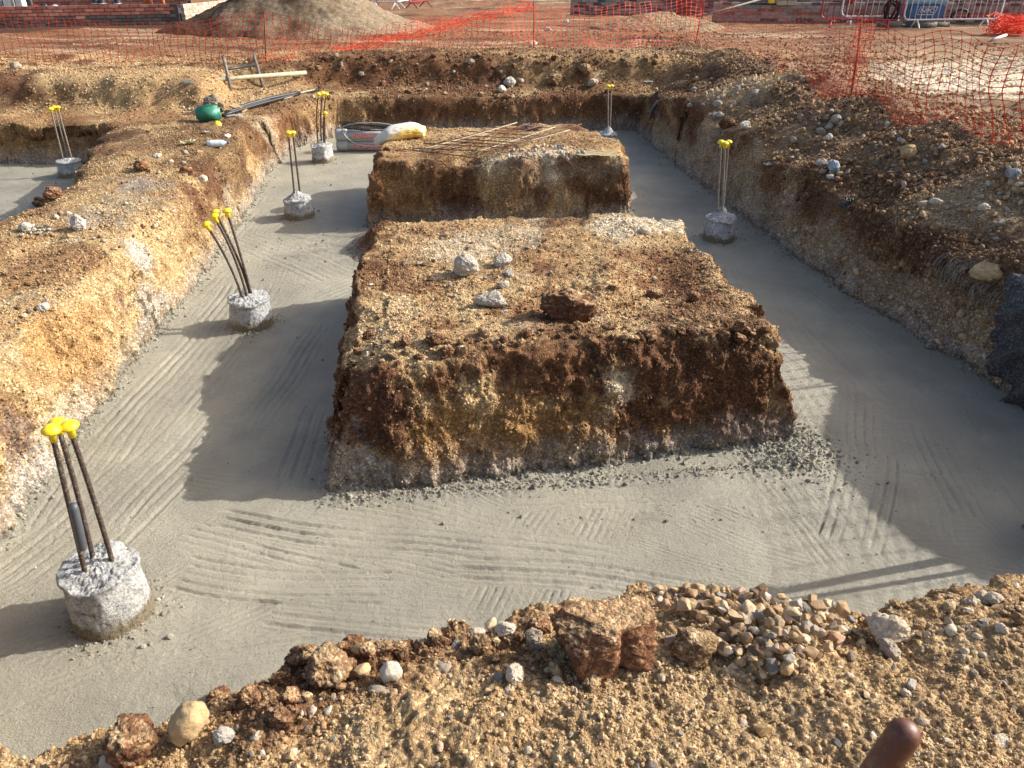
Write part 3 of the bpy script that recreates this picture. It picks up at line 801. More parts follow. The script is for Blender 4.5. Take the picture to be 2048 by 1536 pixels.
# ------------------------------------------------------------------ mesh helpers for the objects
def from_bm(name, bm, mat, smooth=True, parent=None, mats=None):
    me = bpy.data.meshes.new(name); bm.to_mesh(me); bm.free()
    for p in me.polygons: p.use_smooth = smooth
    for mm in (mats or [mat]): me.materials.append(mm)
    o = bpy.data.objects.new(name, me); sc.collection.objects.link(o)
    if parent: child(o, parent)
    return o
def tube(bm, pts, rad, seg=8, caps=True, mi=0):
    pts = [Vector(p) for p in pts]
    rings = []
    up = Vector((0.13, 0.21, 1))
    for i, p in enumerate(pts):
        t = (pts[min(i + 1, len(pts) - 1)] - pts[max(i - 1, 0)]).normalized()
        a = t.cross(up)
        if a.length < .05: a = t.cross(Vector((1, 0, 0)))
        a.normalize(); b = t.cross(a)
        r = rad[i] if isinstance(rad, (list, tuple)) else rad
        rings.append([bm.verts.new(p + a * (r * math.cos(2 * math.pi * k / seg)) + b * (r * math.sin(2 * math.pi * k / seg))) for k in range(seg)])
    for q in range(len(rings) - 1):
        for k in range(seg):
            f = bm.faces.new((rings[q][k], rings[q][(k + 1) % seg], rings[q + 1][(k + 1) % seg], rings[q + 1][k])); f.material_index = mi
    if caps:
        bm.faces.new(rings[0][::-1]).material_index = mi; bm.faces.new(rings[-1]).material_index = mi
def lathe(bm, prof, M, seg=20):
    rings = []
    for r, z in prof:
        rings.append([bm.verts.new(M @ Vector((r * math.cos(2 * math.pi * k / seg), r * math.sin(2 * math.pi * k / seg), z))) for k in range(seg)] if r > 1e-5 else [bm.verts.new(M @ Vector((0, 0, z)))])
    for a, b in zip(rings[:-1], rings[1:]):
        for k in range(seg):
            if len(a) == 1: bm.faces.new((a[0], b[k], b[(k + 1) % seg]))
            elif len(b) == 1: bm.faces.new((a[k], b[0], a[(k + 1) % seg]))
            else: bm.faces.new((a[k], b[k], b[(k + 1) % seg], a[(k + 1) % seg]))
def box(bm, M, sx, sy, sz, bev=0.0):
    r = bmesh.ops.create_cube(bm, size=1, matrix=M @ Matrix.Diagonal((sx, sy, sz, 1)))
    if bev:
        es = list({e for v in r['verts'] for e in v.link_edges})
        bmesh.ops.bevel(bm, geom=es, offset=bev, segments=2, affect='EDGES')
def frame_of(a, b):
    """matrix whose z axis runs from a to b, origin a"""
    d = (Vector(b) - Vector(a)).normalized()
    return Matrix.Translation(a) @ d.to_track_quat('Z', 'Y').to_matrix().to_4x4()
def bez(a, b, c, n):
    a, b, c = Vector(a), Vector(b), Vector(c)
    return [a * (1 - t) ** 2 + b * 2 * t * (1 - t) + c * t * t for t in [i / n for i in range(n + 1)]]

def rock_mesh(name, seed, sub=3, cuts=7, lump=.12, fine=.03, flat=1.0, cutd=(.62, .92), kind_flat=False):
    rg = random.Random(seed)
    bm = bmesh.new(); bmesh.ops.create_icosphere(bm, subdivisions=sub, radius=1)
    co = np.array([v.co[:] for v in bm.verts], np.float32)
    for _ in range(cuts):
        nrm = np.array([rg.gauss(0, 1) for _ in range(3)]); nrm /= np.linalg.norm(nrm)
        d = rg.uniform(*cutd); k = co @ nrm - d
        co -= np.outer(np.clip(k, 0, 9) * (1.0 if kind_flat else .93), nrm)
    l = np.linalg.norm(co, axis=1)[:, None]; nn = co / l
    co += nn * (lump * fbm(co[:, 0], co[:, 1], co[:, 2], 1.4, 2, seed * 3.1) + fine * fbm(co[:, 0], co[:, 1], co[:, 2], 5, 4, seed * 1.7, .7))[:, None]
    co[:, 2] *= flat
    for v, c in zip(bm.verts, co): v.co = c
    me = bpy.data.meshes.new(name); bm.to_mesh(me); bm.free()
    for p in me.polygons: p.use_smooth = True
    return me
ROCKS = {
    'flint': [rock_mesh('flint_mesh', 100 + i, 3, 13, .06, .015, 1, (.45, .82), True) for i in range(9)],
    'round': [rock_mesh('cobble_mesh', 200 + i, 4, 6, .22, .06, .9, (.68, .95)) for i in range(5)],
    'rough': [rock_mesh('rubble_mesh', 300 + i, 5, 9, .20, .26, .9, (.62, .86)) for i in range(5)],
    'clod': [rock_mesh('clod_mesh', 400 + i, 5, 10, .28, .26, .9, (.62, .88)) for i in range(5)],
}
def boxy(seed):
    bm = bmesh.new(); bmesh.ops.create_icosphere(bm, subdivisions=6, radius=1.25)
    co = np.array([v.co[:] for v in bm.verts], np.float32); rg = random.Random(seed)
    for nrm in ((1, 0, 0), (-1, 0, 0), (0, 1, 0), (0, -1, 0), (0, 0, 1), (0, 0, -1), (.7, -.7, .2), (-.6, -.6, .6)):
        nrm = np.array(nrm) + np.array([rg.uniform(-.16, .16) for _ in range(3)]); nrm /= np.linalg.norm(nrm)
        co -= np.outer(np.clip(co @ nrm - rg.uniform(.74, .84), 0, 9) * .96, nrm)
    nn = co / np.linalg.norm(co, axis=1)[:, None]
    co += nn * (.16 * fbm(co[:, 0], co[:, 1], co[:, 2], 1.8, 3, seed) + .13 * fbm(co[:, 0], co[:, 1], co[:, 2], 7, 4, seed + 5., .7))[:, None]
    co -= nn * (.30 * np.exp(-(((co[:, 0] - .25) / .16) ** 2)) * sstep(-.3, -.6, co[:, 1]))[:, None]
    for v, c in zip(bm.verts, co): v.co = c
    me = bpy.data.meshes.new('boxy_clod_mesh'); bm.to_mesh(me); bm.free()
    for p in me.polygons: p.use_smooth = True
    return me
ROCKS['boxy'] = [boxy(3.0)]
for k_, s_ in ROCKS.items():
    for me in s_:
        if k_ in ('flint',):
            for p in me.polygons: p.use_smooth = False
def stone(name, p, r, kind, mat, label, cat, group=None, seed=0, sq=(1, 1, .8), sink=.35, rot=None):
    rg = random.Random(seed * 7 + int(p.x * 1000))
    key = (ROCKS[kind][seed % len(ROCKS[kind])].name, mat)
    me = _rockcache.get(key)
    if me is None:
        me = ROCKS[kind][seed % len(ROCKS[kind])].copy(); me.materials.clear(); me.materials.append(MAT[mat]); _rockcache[key] = me
    o = bpy.data.objects.new(name, me); sc.collection.objects.link(o)
    o.rotation_euler = rot or (rg.uniform(-.3, .3), rg.uniform(-.3, .3), rg.uniform(0, 6.28))
    o.scale = (r * sq[0], r * sq[1], r * sq[2])
    o.location = (p.x, p.y, p.z + r * sq[2] * (1 - sink) - r * .1)
    return tag(o, label, cat, group)
_rockcache = {}

# ------------------------------------------------------------------ concrete piles with capped bars
def make_pile(idx, label, bars, ribbed=False, cone=0.0, rot=0.0, br=.0095, capr=.034):
    cx, cy, r, h = pile_xy[idx]
    t = empty('concrete_pile', (cx, cy, 0), 0, label, 'concrete pile', 'concrete piles standing in the fresh concrete')
    bm = bmesh.new()
    seg = 132; sd_ = idx * 9.3 + 2
    rows = []
    prof = [(1.05, -.10), (1.04, -.02), (1.0, .03)] + [(1.0 - .01 * i, .03 + (h - .03) * (i + 1) / 12) for i in range(11)] + [(.985, h - .006), (.95, h + .004), (.91, h + .008)] + [(.91 - .91 * (i + 1) / 18, h + .008) for i in range(17)]
    for k, (f, z) in enumerate(prof):
        row = []
        for s in range(seg):
            a = 2 * math.pi * s / seg
            row.append((f * r * math.cos(a), f * r * math.sin(a), z, f))
        rows.append(row)
    A_ = np.array(rows, np.float32).reshape(-1, 4)
    nz = fbm(A_[:, 0], A_[:, 1], A_[:, 2], 9, 3, sd_); nf = fbm(A_[:, 0], A_[:, 1], A_[:, 2], 30, 4, sd_ + 3, .75)
    rad = np.hypot(A_[:, 0], A_[:, 1]) + 1e-6
    top = A_[:, 2] > h
    dr = np.where(top, .01 * nz, .013 * nz + .010 * nf) * 1.0
    X_ = A_[:, 0] * (1 + dr / r); Y_ = A_[:, 1] * (1 + dr / r)
    dz = np.where(A_[:, 2] > h - .01, .014 * nz + .040 * np.abs(nf) + cone * np.exp(-(rad / (r * .42)) ** 2), 0)
    # bite out of the rim
    dz = np.where(A_[:, 2] > h * .6, dz - .022 * sstep(.15, .5, fbm(A_[:, 0], A_[:, 1], A_[:, 2] * 0, 6, 1, sd_ + 7)) * sstep(.5, .9, rad / r), dz)
    vs = [bm.verts.new((cx + a, cy + b, c + d)) for a, b, c, d in zip(X_, Y_, A_[:, 2], dz)]
    for k in range(len(rows) - 1):
        for s in range(seg):
            a = k * seg + s; b = k * seg + (s + 1) % seg
            bm.faces.new((vs[a], vs[b], vs[b + seg], vs[a + seg]))
    bm.faces.new(vs[-seg:])
    from_bm('concrete_body', bm, MAT['pile'], True, t)
    for (bx, by, top_, bend, capped) in bars:
        b0 = Vector((cx + bx, cy + by, h - .02)); top_ = Vector(top_)
        mid = (b0 + top_) / 2 + Vector(bend)
        pts = bez(b0, mid, top_, 14)
        bm = bmesh.new()
        if ribbed:
            fine = bez(b0, mid, top_, 150)
            tube(bm, fine, [.0095 + (.0016 if i % 3 == 0 else 0) for i in range(151)], 8)
        else:
            tube(bm, pts, br, 8)
        rb = from_bm('rebar', bm, MAT['rebar' if idx in (0, 1, 2, 3) else 'rebar_grey'], True, t)
        if capped:
            M = frame_of(pts[-2], pts[-1]); M.translation = pts[-1] - (pts[-1] - pts[-2]).normalized() * .035
            bm = bmesh.new()
            R_ = capr
            lathe(bm, [(0, .0), (.0135, .0), (.015, .030), (.021, .038), (R_ * .92, .041), (R_, .046), (R_ * .97, .052), (R_ * .75, .061), (R_ * .4, .067), (0, .069)], M, 20)
            cp = from_bm('rebar_cap', bm, MAT['yellow_plastic'], True)
            cp.parent = rb
    return t
def tops(idx, pxs, zdy=0.0):
    cx, cy, r, h = pile_xy[idx]
    return [at_y(px, py, cy + dy) for (px, py, dy) in pxs]
def bars_for(idx, pxs, bots, bends, caps=None):
    T_ = tops(idx, pxs)
    return [(b[0], b[1], t, bd, True if caps is None else caps[i]) for i, (t, b, bd) in enumerate(zip(T_, bots, bends))]
P0 = make_pile(0, 'largest rough pile with three ribbed bars, one sleeved in grey, nearest the stony bank',
    bars_for(0, [(104, 866, -.06), (116, 852, .05), (140, 858, -.02)], [(-.03, -.05), (-.035, .03), (.05, .02)], [(0, 0, 0), (.012, 0, 0), (.01, 0, 0)]), True, .02)
# grey tape sleeve hanging on the bar
bm = bmesh.new(); a_ = at_y(146, 1008, 2.30); b_ = at_y(166, 1098, 2.28)
tube(bm, [a_, a_.lerp(b_, .1), a_.lerp(b_, .5), a_.lerp(b_, .95), b_], [.013, .0165, .0175, .0175, .014], 12)
from_bm('tape_sleeve', bm, MAT['tape'], True, P0)
make_pile(1, 'concrete pile with blue paint and four splayed bowed bars under yellow caps',
    bars_for(1, [(414, 452, -.1), (430, 436, .0), (455, 426, .1), (432, 428, .12)], [(-.03, -.03), (.0, -.02), (.02, .03), (.01, .03)], [(.05, 0, .02), (.05, 0, .02), (.01, 0, 0), (.05, 0, 0)]), False, .02)
make_pile(2, 'lumpy concrete pile with two straight bars in the middle of the sunlit trench',
    bars_for(2, [(577, 268, -.05), (586, 268, .05)], [(-.02, -.02), (.03, .02)], [(0, 0, 0), (0, 0, 0)]), False, .07)
make_pile(3, 'small pile beside the grey pipes, four bent bars with one cap lower than the rest',
    bars_for(3, [(637, 190, -.03), (645, 188, .03), (652, 190, .05), (650, 228, .02)], [(-.04, 0), (0, .02), (.03, .02), (.05, -.02)], [(-.05, 0, 0), (-.04, 0, 0), (-.04, 0, 0), (-.01, 0, 0)]), False, .04)
make_pile(4, 'smooth round pile with blue stain and three upright bars in the shaded trench',
    bars_for(4, [(1442, 287, -.04), (1450, 290, -.06), (1457, 287, .04)], [(-.04, 0), (.0, -.03), (.02, .03)], [(0, 0, 0), (0, 0, 0), (0, 0, 0)]), False, .10)
make_pile(5, 'pile with blue patch and two long bars in the shaded far corner of the trench',
    bars_for(5, [(1216, 174, -.03), (1223, 174, .03)], [(0, -.02), (.03, .02)], [(0, 0, 0), (0, 0, 0)]), False, .09)
make_pile(6, 'half hidden pile in the far side trench, three leaning bars with yellow caps',
    bars_for(6, [(102, 220, -.03), (109, 217, .03), (116, 217, .05)], [(-.06, 0), (0, .02), (.04, .02)], [(0, 0, 0), (0, 0, 0), (0, 0, 0)]), False, .03)
cx, cy, r, h = pile_xy[7]
make_pile(7, 'shaded concrete pile under the stony bank beside the black plastic sheet, two tall capped bars',
    [(-.05, -.05, (cx - .03, cy - .03, 1.04), (0, 0, 0), True), (.05, .06, (cx + .03, cy + .035, 1.06), (0, 0, 0), True), (-.05, .06, (cx - .06, cy + .03, .98), (0, 0, 0), True)], False, .05, br=.014, capr=.045)
# a loose cap on the ground
p = on_ground(434, 250); bm = bmesh.new()
M = Matrix.Translation((p.x, p.y, p.z - .01)) @ Euler((1.1, .2, .5)).to_matrix().to_4x4()
lathe(bm, [(0, .0), (.017, .0), (.019, .035), (.028, .042), (.040, .048), (.042, .055), (.03, .068), (0, .074)], M, 18)
tag(from_bm('plastic_mushroom', bm, MAT['yellow_plastic']), 'small yellow bar cap lying loose on the earth below the green jerry can', 'plastic cap')

# ------------------------------------------------------------------ named stones and clods
SC = 1 / FPX
def S(px, py, w, kind, mat, label, cat='stone', name=None, sq=(1, 1, .8), sink=.35, seed=None, rot=None, group=None, z=None):
    p = on_ground(px, py) if z is None else at(px, py, z)
    r = w * SC * depth_of(p) / 2
    return stone(name or {'clod': 'earth_clod', 'rough': 'rubble_lump', 'round': 'cobble', 'flint': 'loose_stone'}[kind], p, r, kind, MATN[mat] if mat in MATN else mat, label, cat, group, seed if seed is not None else (px * 3 + py), sq, sink, rot)
MATN = {}
# on the near block
S(932, 548, 52, 'rough', 'white', 'pale lumpy concrete rubble, largest squarish lump on the near earth block', 'rubble', sq=(1, .9, .95), sink=.25, seed=1)
S(1005, 532, 38, 'rough', 'white', 'pale round rubble lump at the head of the curved row on the earth block', 'rubble', sq=(1, .9, .85), sink=.3, seed=2)
S(1018, 553, 24, 'rough', 'white', 'small grey rubble chip second in the curved row on the earth block', 'rubble', sq=(.8, 1, .9), seed=3)
S(1006, 576, 30, 'rough', 'white', 'slanting grey rubble shard third in the curved row on the earth block', 'rubble', sq=(1, .55, .8), seed=4, rot=(.2, .3, .7))
S(982, 610, 64, 'rough', 'white', 'long pale loaf shaped rubble lump nearest the blue chip on the earth block', 'rubble', sq=(1, .6, .62), sink=.3, seed=3, rot=(0, 0, .1))
S(1010, 625, 17, 'flint', 'bluewhite', 'tiny flat blue painted chip below the pale loaf shaped rubble', 'paint chip', name='paint_chip', sq=(1, .7, .25), sink=.1)
S(1130, 640, 112, 'clod', 'clay', 'dark red brown clay clod lying on top of the near earth block', 'clod', sq=(1, .6, .66), sink=.12, seed=3, rot=(0, .1, -.25))
S(868, 690, 44, 'clod', 'clay', 'red brown clod on the front rim of the near earth block', 'clod', sq=(1, .8, .8), seed=2)
S(895, 712, 34, 'clod', 'clay', 'orange brown clod perched just below the rim clod of the near block', 'clod', sq=(.8, 1, .8), seed=3)
S(838, 532, 16, 'flint', 'chalk', 'small yellowish pebble beside the squarish rubble lump on the block', 'stone')
S(1000 + 290, 466, 24, 'round', 'chalk', 'cream pebble on the pale rear strip of the near earth block', 'stone', seed=1)
S(1225, 520 + 60, 22, 'clod', 'clay', 'brown crumb of clay in the dark strip on the near block', 'clod', seed=4)
S(1310, 596, 34, 'clod', 'clay', 'brown clod at the middle of the dark strip on the near block', 'clod', seed=5)
S(1388, 600, 26, 'clod', 'clay', 'brown clod close to the shaded trench side of the near block', 'clod', seed=1)
# near bank
S(1213, 1318, 196, 'boxy', 'clay', 'huge squarish brown clay clod with pale top on the stony bank edge', 'clod', name='clay_boulder', sq=(1.06, .75, .70), sink=.14, seed=9, rot=(0, .03, .12))
S(1385, 1318, 108, 'clod', 'tanclay', 'rounded tan clay boulder beside the huge brown clod', 'clod', name='clay_boulder', sq=(1, .75, .72), sink=.25, seed=2, rot=(0, 0, -.2))
S(1768, 1278, 80, 'rough', 'chalk', 'large cream chalk lump at the rim of the gravelly bank', 'chalk lump', name='chalk_lump', sq=(1, .85, .95), sink=.25, seed=2)
S(1775, 1300 + 8, 52, 'clod', 'grey', 'crumbly grey lump at the foot of the large cream chalk lump', 'clod', sq=(1, .7, .6), seed=3)
S(785, 1362, 52, 'round', 'chalk', 'upright egg shaped white stone on the stony bank', 'stone', sq=(.9, .8, 1.1), sink=.15, seed=2, rot=(0, .1, 0))
S(760, 1388, 50, 'round', 'grey', 'small grey knuckle shaped flint below the egg shaped white stone', 'stone', sq=(1, .5, .5), seed=3, rot=(0, 0, -.3))
S(888, 1348, 34, 'round', 'grey', 'small round grey stone between the two white stones', 'stone', seed=4, sink=.2)
S(1030, 1362, 46, 'rough', 'chalk', 'angular white stone in front of the stony bank edge', 'stone', sq=(.95, .8, 1.0), sink=.2, seed=4)
S(962, 1308, 50, 'clod', 'tanclay', 'upright pinkish brown lump behind the angular white stone', 'clod', sq=(.85, .7, 1.15), sink=.2, seed=4)
S(385, 1478, 98, 'round', 'tan', 'tall leaning tan cobble at the edge of the wet concrete', 'cobble', sq=(.72, .75, 1.15), sink=.2, seed=0, rot=(.1, .55, .2))
S(272, 1508, 118, 'clod', 'clay', 'dark brown crumbly clod beside the leaning tan cobble', 'clod', sq=(1, .8, .85), sink=.2, seed=0)
S(450, 1478, 44, 'rough', 'white', 'small white stone tucked against the leaning tan cobble', 'stone', seed=1)
S(232, 1534, 58, 'round', 'chalk', 'pale oval stone at the foot of the dark brown clod', 'stone', seed=3, sq=(1, .7, .5))
S(660, 1355, 110, 'clod', 'tanclay', 'wide gravelly brown clod on the bank above the wet concrete', 'clod', sq=(1, .75, .8), sink=.2, seed=1)
S(610, 1318, 60, 'clod', 'tanclay', 'gravel crusted clod behind the wide gravelly clod', 'clod', sq=(1, .8, .8), seed=4)
S(560, 1452, 62, 'clod', 'clay', 'brown clod in the cluster uphill of the tan cobble', 'clod', sq=(1, .8, .8), seed=3)
S(500, 1412, 60, 'clod', 'clay', 'brown clod nearest the concrete above the tan cobble', 'clod', sq=(1, .8, .9), seed=2)
S(440, 1408, 54, 'clod', 'clay', 'brown clod touching the concrete just behind the tan cobble', 'clod', sq=(1, .8, .9), seed=1)
S(585, 1405, 40, 'clod', 'clay', 'brown clod between the cobble cluster and the wide gravelly clod', 'clod', seed=0)
S(735, 1312, 44, 'clod', 'clay', 'dark brown clod behind the egg shaped white stone', 'clod', seed=2)
S(800, 1306, 40, 'clod', 'clay', 'dark clod on the bank edge beyond the egg shaped stone', 'clod', seed=3)
S(880, 1296, 46, 'clod', 'clay', 'reddish clod on the rim behind the round grey stone', 'clod', seed=4, sq=(1, .8, .9))
S(1010, 1266, 40, 'rough', 'chalk', 'pale crumbling chalk lump on the rim near the huge brown clod', 'chalk lump', seed=2)
S(955, 1275, 34, 'rough', 'chalk', 'pale chalk bit on the rim behind the pinkish brown lump', 'chalk lump', seed=3)
S(1080, 1262, 44, 'clod', 'clay', 'brown clod wedged behind the huge squarish clod', 'clod', seed=0)
S(1340, 1290, 36, 'flint', 'grey', 'grey flint in the gap between the two big boulders', 'stone', seed=2)
S(1670, 1412, 64, 'clod', 'clay', 'flat red brown clod half buried in the gravel near the wooden handle', 'clod', sq=(1, .8, .5), seed=1)
S(1180, 1368, 58, 'clod', 'tanclay', 'half buried sandy clod in front of the huge brown clod', 'clod', sq=(1, .7, .5), seed=2)
S(1110, 1345, 46, 'clod', 'tanclay', 'low sandy lump to the side of the angular white stone', 'clod', sq=(1, .7, .55), seed=3)
S(1820, 1376, 34, 'flint', 'white', 'small white flint above the tip of the wooden handle', 'stone', seed=3)
S(1990, 1495, 60, 'rough', 'chalk', 'broad chalk piece buried in gravel at the picture corner', 'chalk lump', seed=1, sq=(1, .7, .5))
S(1985, 1205, 34, 'rough', 'chalk', 'chalk bit on top of the gravelly mound rim', 'chalk lump', seed=1)
S(1990, 1180, 26, 'rough', 'chalk', 'small upright chalk bit on the highest rim of the mound', 'chalk lump', seed=4)
S(1960, 1200, 28, 'rough', 'chalk', 'rounded chalk bit next to the chalk piece on the mound', 'chalk lump', seed=2)
S(1590, 1275, 36, 'flint', 'tan', 'yellowish flat flint lying below the pebble heap', 'stone', seed=5, sq=(1, .7, .5))
S(1525, 1465, 44, 'flint', 'tan', 'tan angular stone lying in the loose gravel slope', 'stone', seed=6)
# left bank
S(160, 462, 34, 'rough', 'white', 'tall pale rubble stone standing on the long earth bank', 'rubble', sq=(.8, .8, 1.1), sink=.15, seed=2)
S(53, 462, 26, 'rough', 'white', 'pale round stone at the end of a scatter of white crumbs', 'stone', seed=1)
S(90, 622, 32, 'rough', 'white', 'flattish white stone on the ochre slope of the long bank', 'stone', seed=3, sq=(1, .7, .6))
S(315, 316, 18, 'rough', 'white', 'small white stone between the two rags and the brown clod', 'stone', seed=4)
S(284, 340, 30, 'clod', 'clay', 'brown clod on the long bank near the far side trench', 'clod', seed=1, sink=.2)
S(65, 842 - 135, 16, 'flint', 'chalk', 'thin pale chip on the ochre slope', 'stone', seed=1)
S(372, 348, 26, 'clod', 'clay', 'dark clod in the broken patch of the long bank', 'clod', seed=2)
S(405, 362, 22, 'rough', 'chalk', 'pale lump in the broken patch of the long bank', 'stone', seed=3)
S(110, 398, 36, 'clod', 'clay', 'dark clod overhanging the far side trench', 'clod', seed=3, sink=.2)
S(85, 412, 30, 'clod', 'clay', 'crumbling dark clod at the tip of the far side trench edge', 'clod', seed=4, sink=.2)
# right bank
S(1815, 316, 34, 'round', 'tan', 'large round tan stone on the stony spoil bank', 'stone', sq=(1, .85, .95), sink=.2, seed=2)
S(1665, 344, 34, 'rough', 'bluewhite', 'pale rubble with blue paint on the lip of the stony bank', 'rubble', sq=(1, .7, .8), sink=.25, seed=1)
S(1642, 333, 22, 'rough', 'white', 'pale rubble leaning behind the blue painted rubble', 'rubble', sq=(1, .7, .8), sink=.25, seed=2)
S(1680, 352, 14, 'round', 'tan', 'small yellow stone under the blue painted rubble', 'stone', seed=1)
S(2022, 358, 30, 'rough', 'bluewhite', 'blue tinted white rubble high on the stony bank', 'rubble', sq=(.9, .8, 1), sink=.2, seed=4)
S(1640, 268, 30, 'flint', 'grey', 'squared grey stone block on the stony bank', 'stone block', name='stone_block', seed=3)
S(1672, 247, 22, 'rough', 'white', 'white stone just above the squared grey stone block', 'stone', seed=1)
S(1656, 280, 20, 'rough', 'white', 'white stone touching the squared grey block from below', 'stone', seed=2)
S(1657, 258, 16, 'rough', 'white', 'small white stone between the block and the stone above', 'stone', seed=3)
S(1490, 258, 24, 'rough', 'chalk', 'pale upright stone behind the three bar pile', 'stone', seed=3, sink=.15)
S(1452, 258, 32, 'clod', 'clay', 'dark brown clod beside the pale upright stone', 'clod', seed=1, sink=.2)
S(1510, 200, 18, 'rough', 'white', 'pale stone high on the spoil bank near its far end', 'stone', seed=2)
S(1388, 182, 20, 'rough', 'white', 'flat pale stone at the crest corner of the spoil bank', 'stone', seed=1, sq=(1, .7, .5))
S(1434, 218, 18, 'rough', 'white', 'white pointed stone on the spoil bank slope', 'stone', seed=3)
S(1440, 240, 18, 'rough', 'white', 'white stone resting above the dark brown clod', 'stone', seed=4)
S(1870, 410, 26, 'rough', 'chalk', 'cream stone in the dark hollow of the stony bank', 'stone', seed=2, sq=(1, .8, .6))
S(1950, 215, 0 + 24, 'flint', 'grey', 'flat grey slab under the orange net', 'stone', seed=2, sq=(1, .6, .4))
S(1970, 555, 60, 'rough', 'tan', 'yellowish rock embedded in the bank under frayed fibres', 'stone', seed=3)
S(2035, 380, 18, 'rough', 'chalk', 'small chalk stone beside the blue tinted rubble', 'stone', seed=3)
S(1965, 425, 24, 'rough', 'chalk', 'pale stone on the cream gravel spur of the bank', 'stone', seed=1)
# far bank
S(1020, 172, 26, 'rough', 'white', 'white torn lump at the foot of the far bank', 'rubble', seed=1)
S(1003, 184, 20, 'rough', 'white', 'smaller white lump in front of the torn white lump', 'rubble', seed=2)
S(1042, 163, 12, 'rough', 'white', 'small white chip behind the torn white lump', 'stone', seed=3)
S(1170, 145, 28, 'clod', 'tanclay', 'round tan lump half way up the far bank', 'clod', seed=2)
S(1185, 172, 24, 'rough', 'chalk', 'pale rock at the foot of the far bank', 'stone', seed=4)
S(943, 142, 14, 'rough', 'chalk', 'small cream stone alone on the brown far bank', 'stone', seed=1)
S(1065, 93, 18, 'rough', 'chalk', 'cream stone at the foot of the net stake', 'stone', seed=2)
S(1110, 172, 34, 'clod', 'tanclay', 'low lump of sandy clay at the middle foot of the far bank', 'clod', seed=3, sq=(1, .8, .7))
S(1025, 207, 9, 'rough', 'white', 'tiny white chip on the cut face below the far bank', 'stone', seed=2)
S(775, 292 + 10, 14, 'clod', 'clay', 'brown clod on the far block beside the bag', 'clod', seed=2)
S(1132, 46, 12, 'rough', 'white', 'small bright white stone on the rutted ground behind the net', 'stone', seed=2)
S(1095, 62, 14, 'rough', 'white', 'pale crumbled stone on the ruts behind the net', 'stone', seed=3)
S(33, 140, 22, 'rough', 'grey', 'grey stone on the crest of the far bank by the net', 'stone', seed=1)
S(430, 219, 40, 'rough', 'grey', 'dark grey crumpled lump behind the green jerry can', 'rubble', seed=2, sink=.2)

tick('named stones')
# ------------------------------------------------------------------ repeats of loose stones: one object each
def on_ground_many(pxs):
    out = []
    ts = np.concatenate([np.arange(.8, 9, .04), np.arange(9, 30, .15)])
    ds = np.array([ray(a, b)[:] for a, b in pxs], np.float32)
    for k in range(0, len(ds), 150):
        d = ds[k:k + 150]
        X_ = d[:, :1] * ts; Y_ = d[:, 1:2] * ts; Z_ = CAMZ + d[:, 2:] * ts
        # only test where the ray is low enough
        H_ = np.full(X_.shape, -1, np.float32)
        m_ = Z_ < 1.35
        H_[m_] = np.maximum(height(X_[m_], Y_[m_]), 0)
        j = np.argmax((Z_ < H_) & m_, axis=1)
        i_ = np.arange(len(d))
        out += [Vector((float(X_[a, b]), float(Y_[a, b]), float(H_[a, b]))) for a, b in zip(i_, j)]
    return out
def inpoly(px, py, poly):
    return bool(sdist(np.array([px], np.float32), np.array([py], np.float32), poly)[0] > 0)
def scatter(n, poly, seed, mind):
    rg = random.Random(seed); xs = [p[0] for p in poly]; ys = [p[1] for p in poly]; res = []
    tries = 0
    while len(res) < n and tries < n * 60:
        tries += 1
        q = (rg.uniform(min(xs), max(xs)), rg.uniform(min(ys), max(ys)))
        if not inpoly(q[0], q[1], poly): continue
        if any((q[0] - a[0]) ** 2 + (q[1] - a[1]) ** 2 < mind * mind for a in res): continue
        res.append(q)
    return res
def group_stones(pts, kind, mats, wr, label, cat, group, name, seed, sink=.4, lift=0.0, sq=None):
    rg = random.Random(seed)
    for (px, py), p in zip(pts, on_ground_many(pts)):
        if p.z < .02: continue
        w = wr[0] + (wr[1] - wr[0]) * rg.random() ** 2.0
        r = w * SC * depth_of(p) / 2
        p.z += lift * rg.random()
        stone(name, p, r, kind if isinstance(kind, str) else rg.choice(kind), rg.choice(mats), label, cat, group, rg.randrange(50), (1, rg.uniform(.6, .95), rg.uniform(.5, .85)), sink, (rg.uniform(-.6, .6), rg.uniform(-.6, .6), rg.uniform(0, 6.3)))
heap = [(1300, 1172), (1370, 1172), (1470, 1188), (1640, 1218), (1700, 1262), (1640, 1330), (1560, 1372), (1440, 1345), (1440, 1270), (1320, 1240)]
group_stones(scatter(230, heap, 1, 12), ['flint'], ['flint'], (25, 44), 'smooth flint pebble in the heap of loose pebbles beside the huge brown clod', 'pebble', 'pebbles heaped beside the huge clod', 'pebble', 3, .05, .045)
bank = [(1640, 1250), (1800, 1230), (1880, 1180), (2048, 1175), (2048, 1536), (1500, 1536), (1440, 1400)]
group_stones(scatter(130, bank, 2, 22), ['flint', 'rough', 'round'], ['flint', 'chalk', 'grey', 'flint'], (10, 28), 'loose stone strewn over the gravel slope around the wooden handle', 'stone', 'stones on the gravel slope by the handle', 'loose_stone', 4)
bank2 = [(480, 1430), (640, 1400), (1000, 1330), (1440, 1350), (1440, 1536), (300, 1536)]
group_stones(scatter(150, bank2, 3, 22), ['flint', 'rough', 'round'], ['flint', 'chalk', 'grey', 'flint'], (9, 26), 'loose stone in the sandy gravel in front of the clod covered bank edge', 'stone', 'stones in the sandy foreground gravel', 'loose_stone', 5)
edge = [(420, 1400), (600, 1300), (1000, 1245), (1130, 1230), (1130, 1300), (1000, 1340), (640, 1400), (480, 1440)]
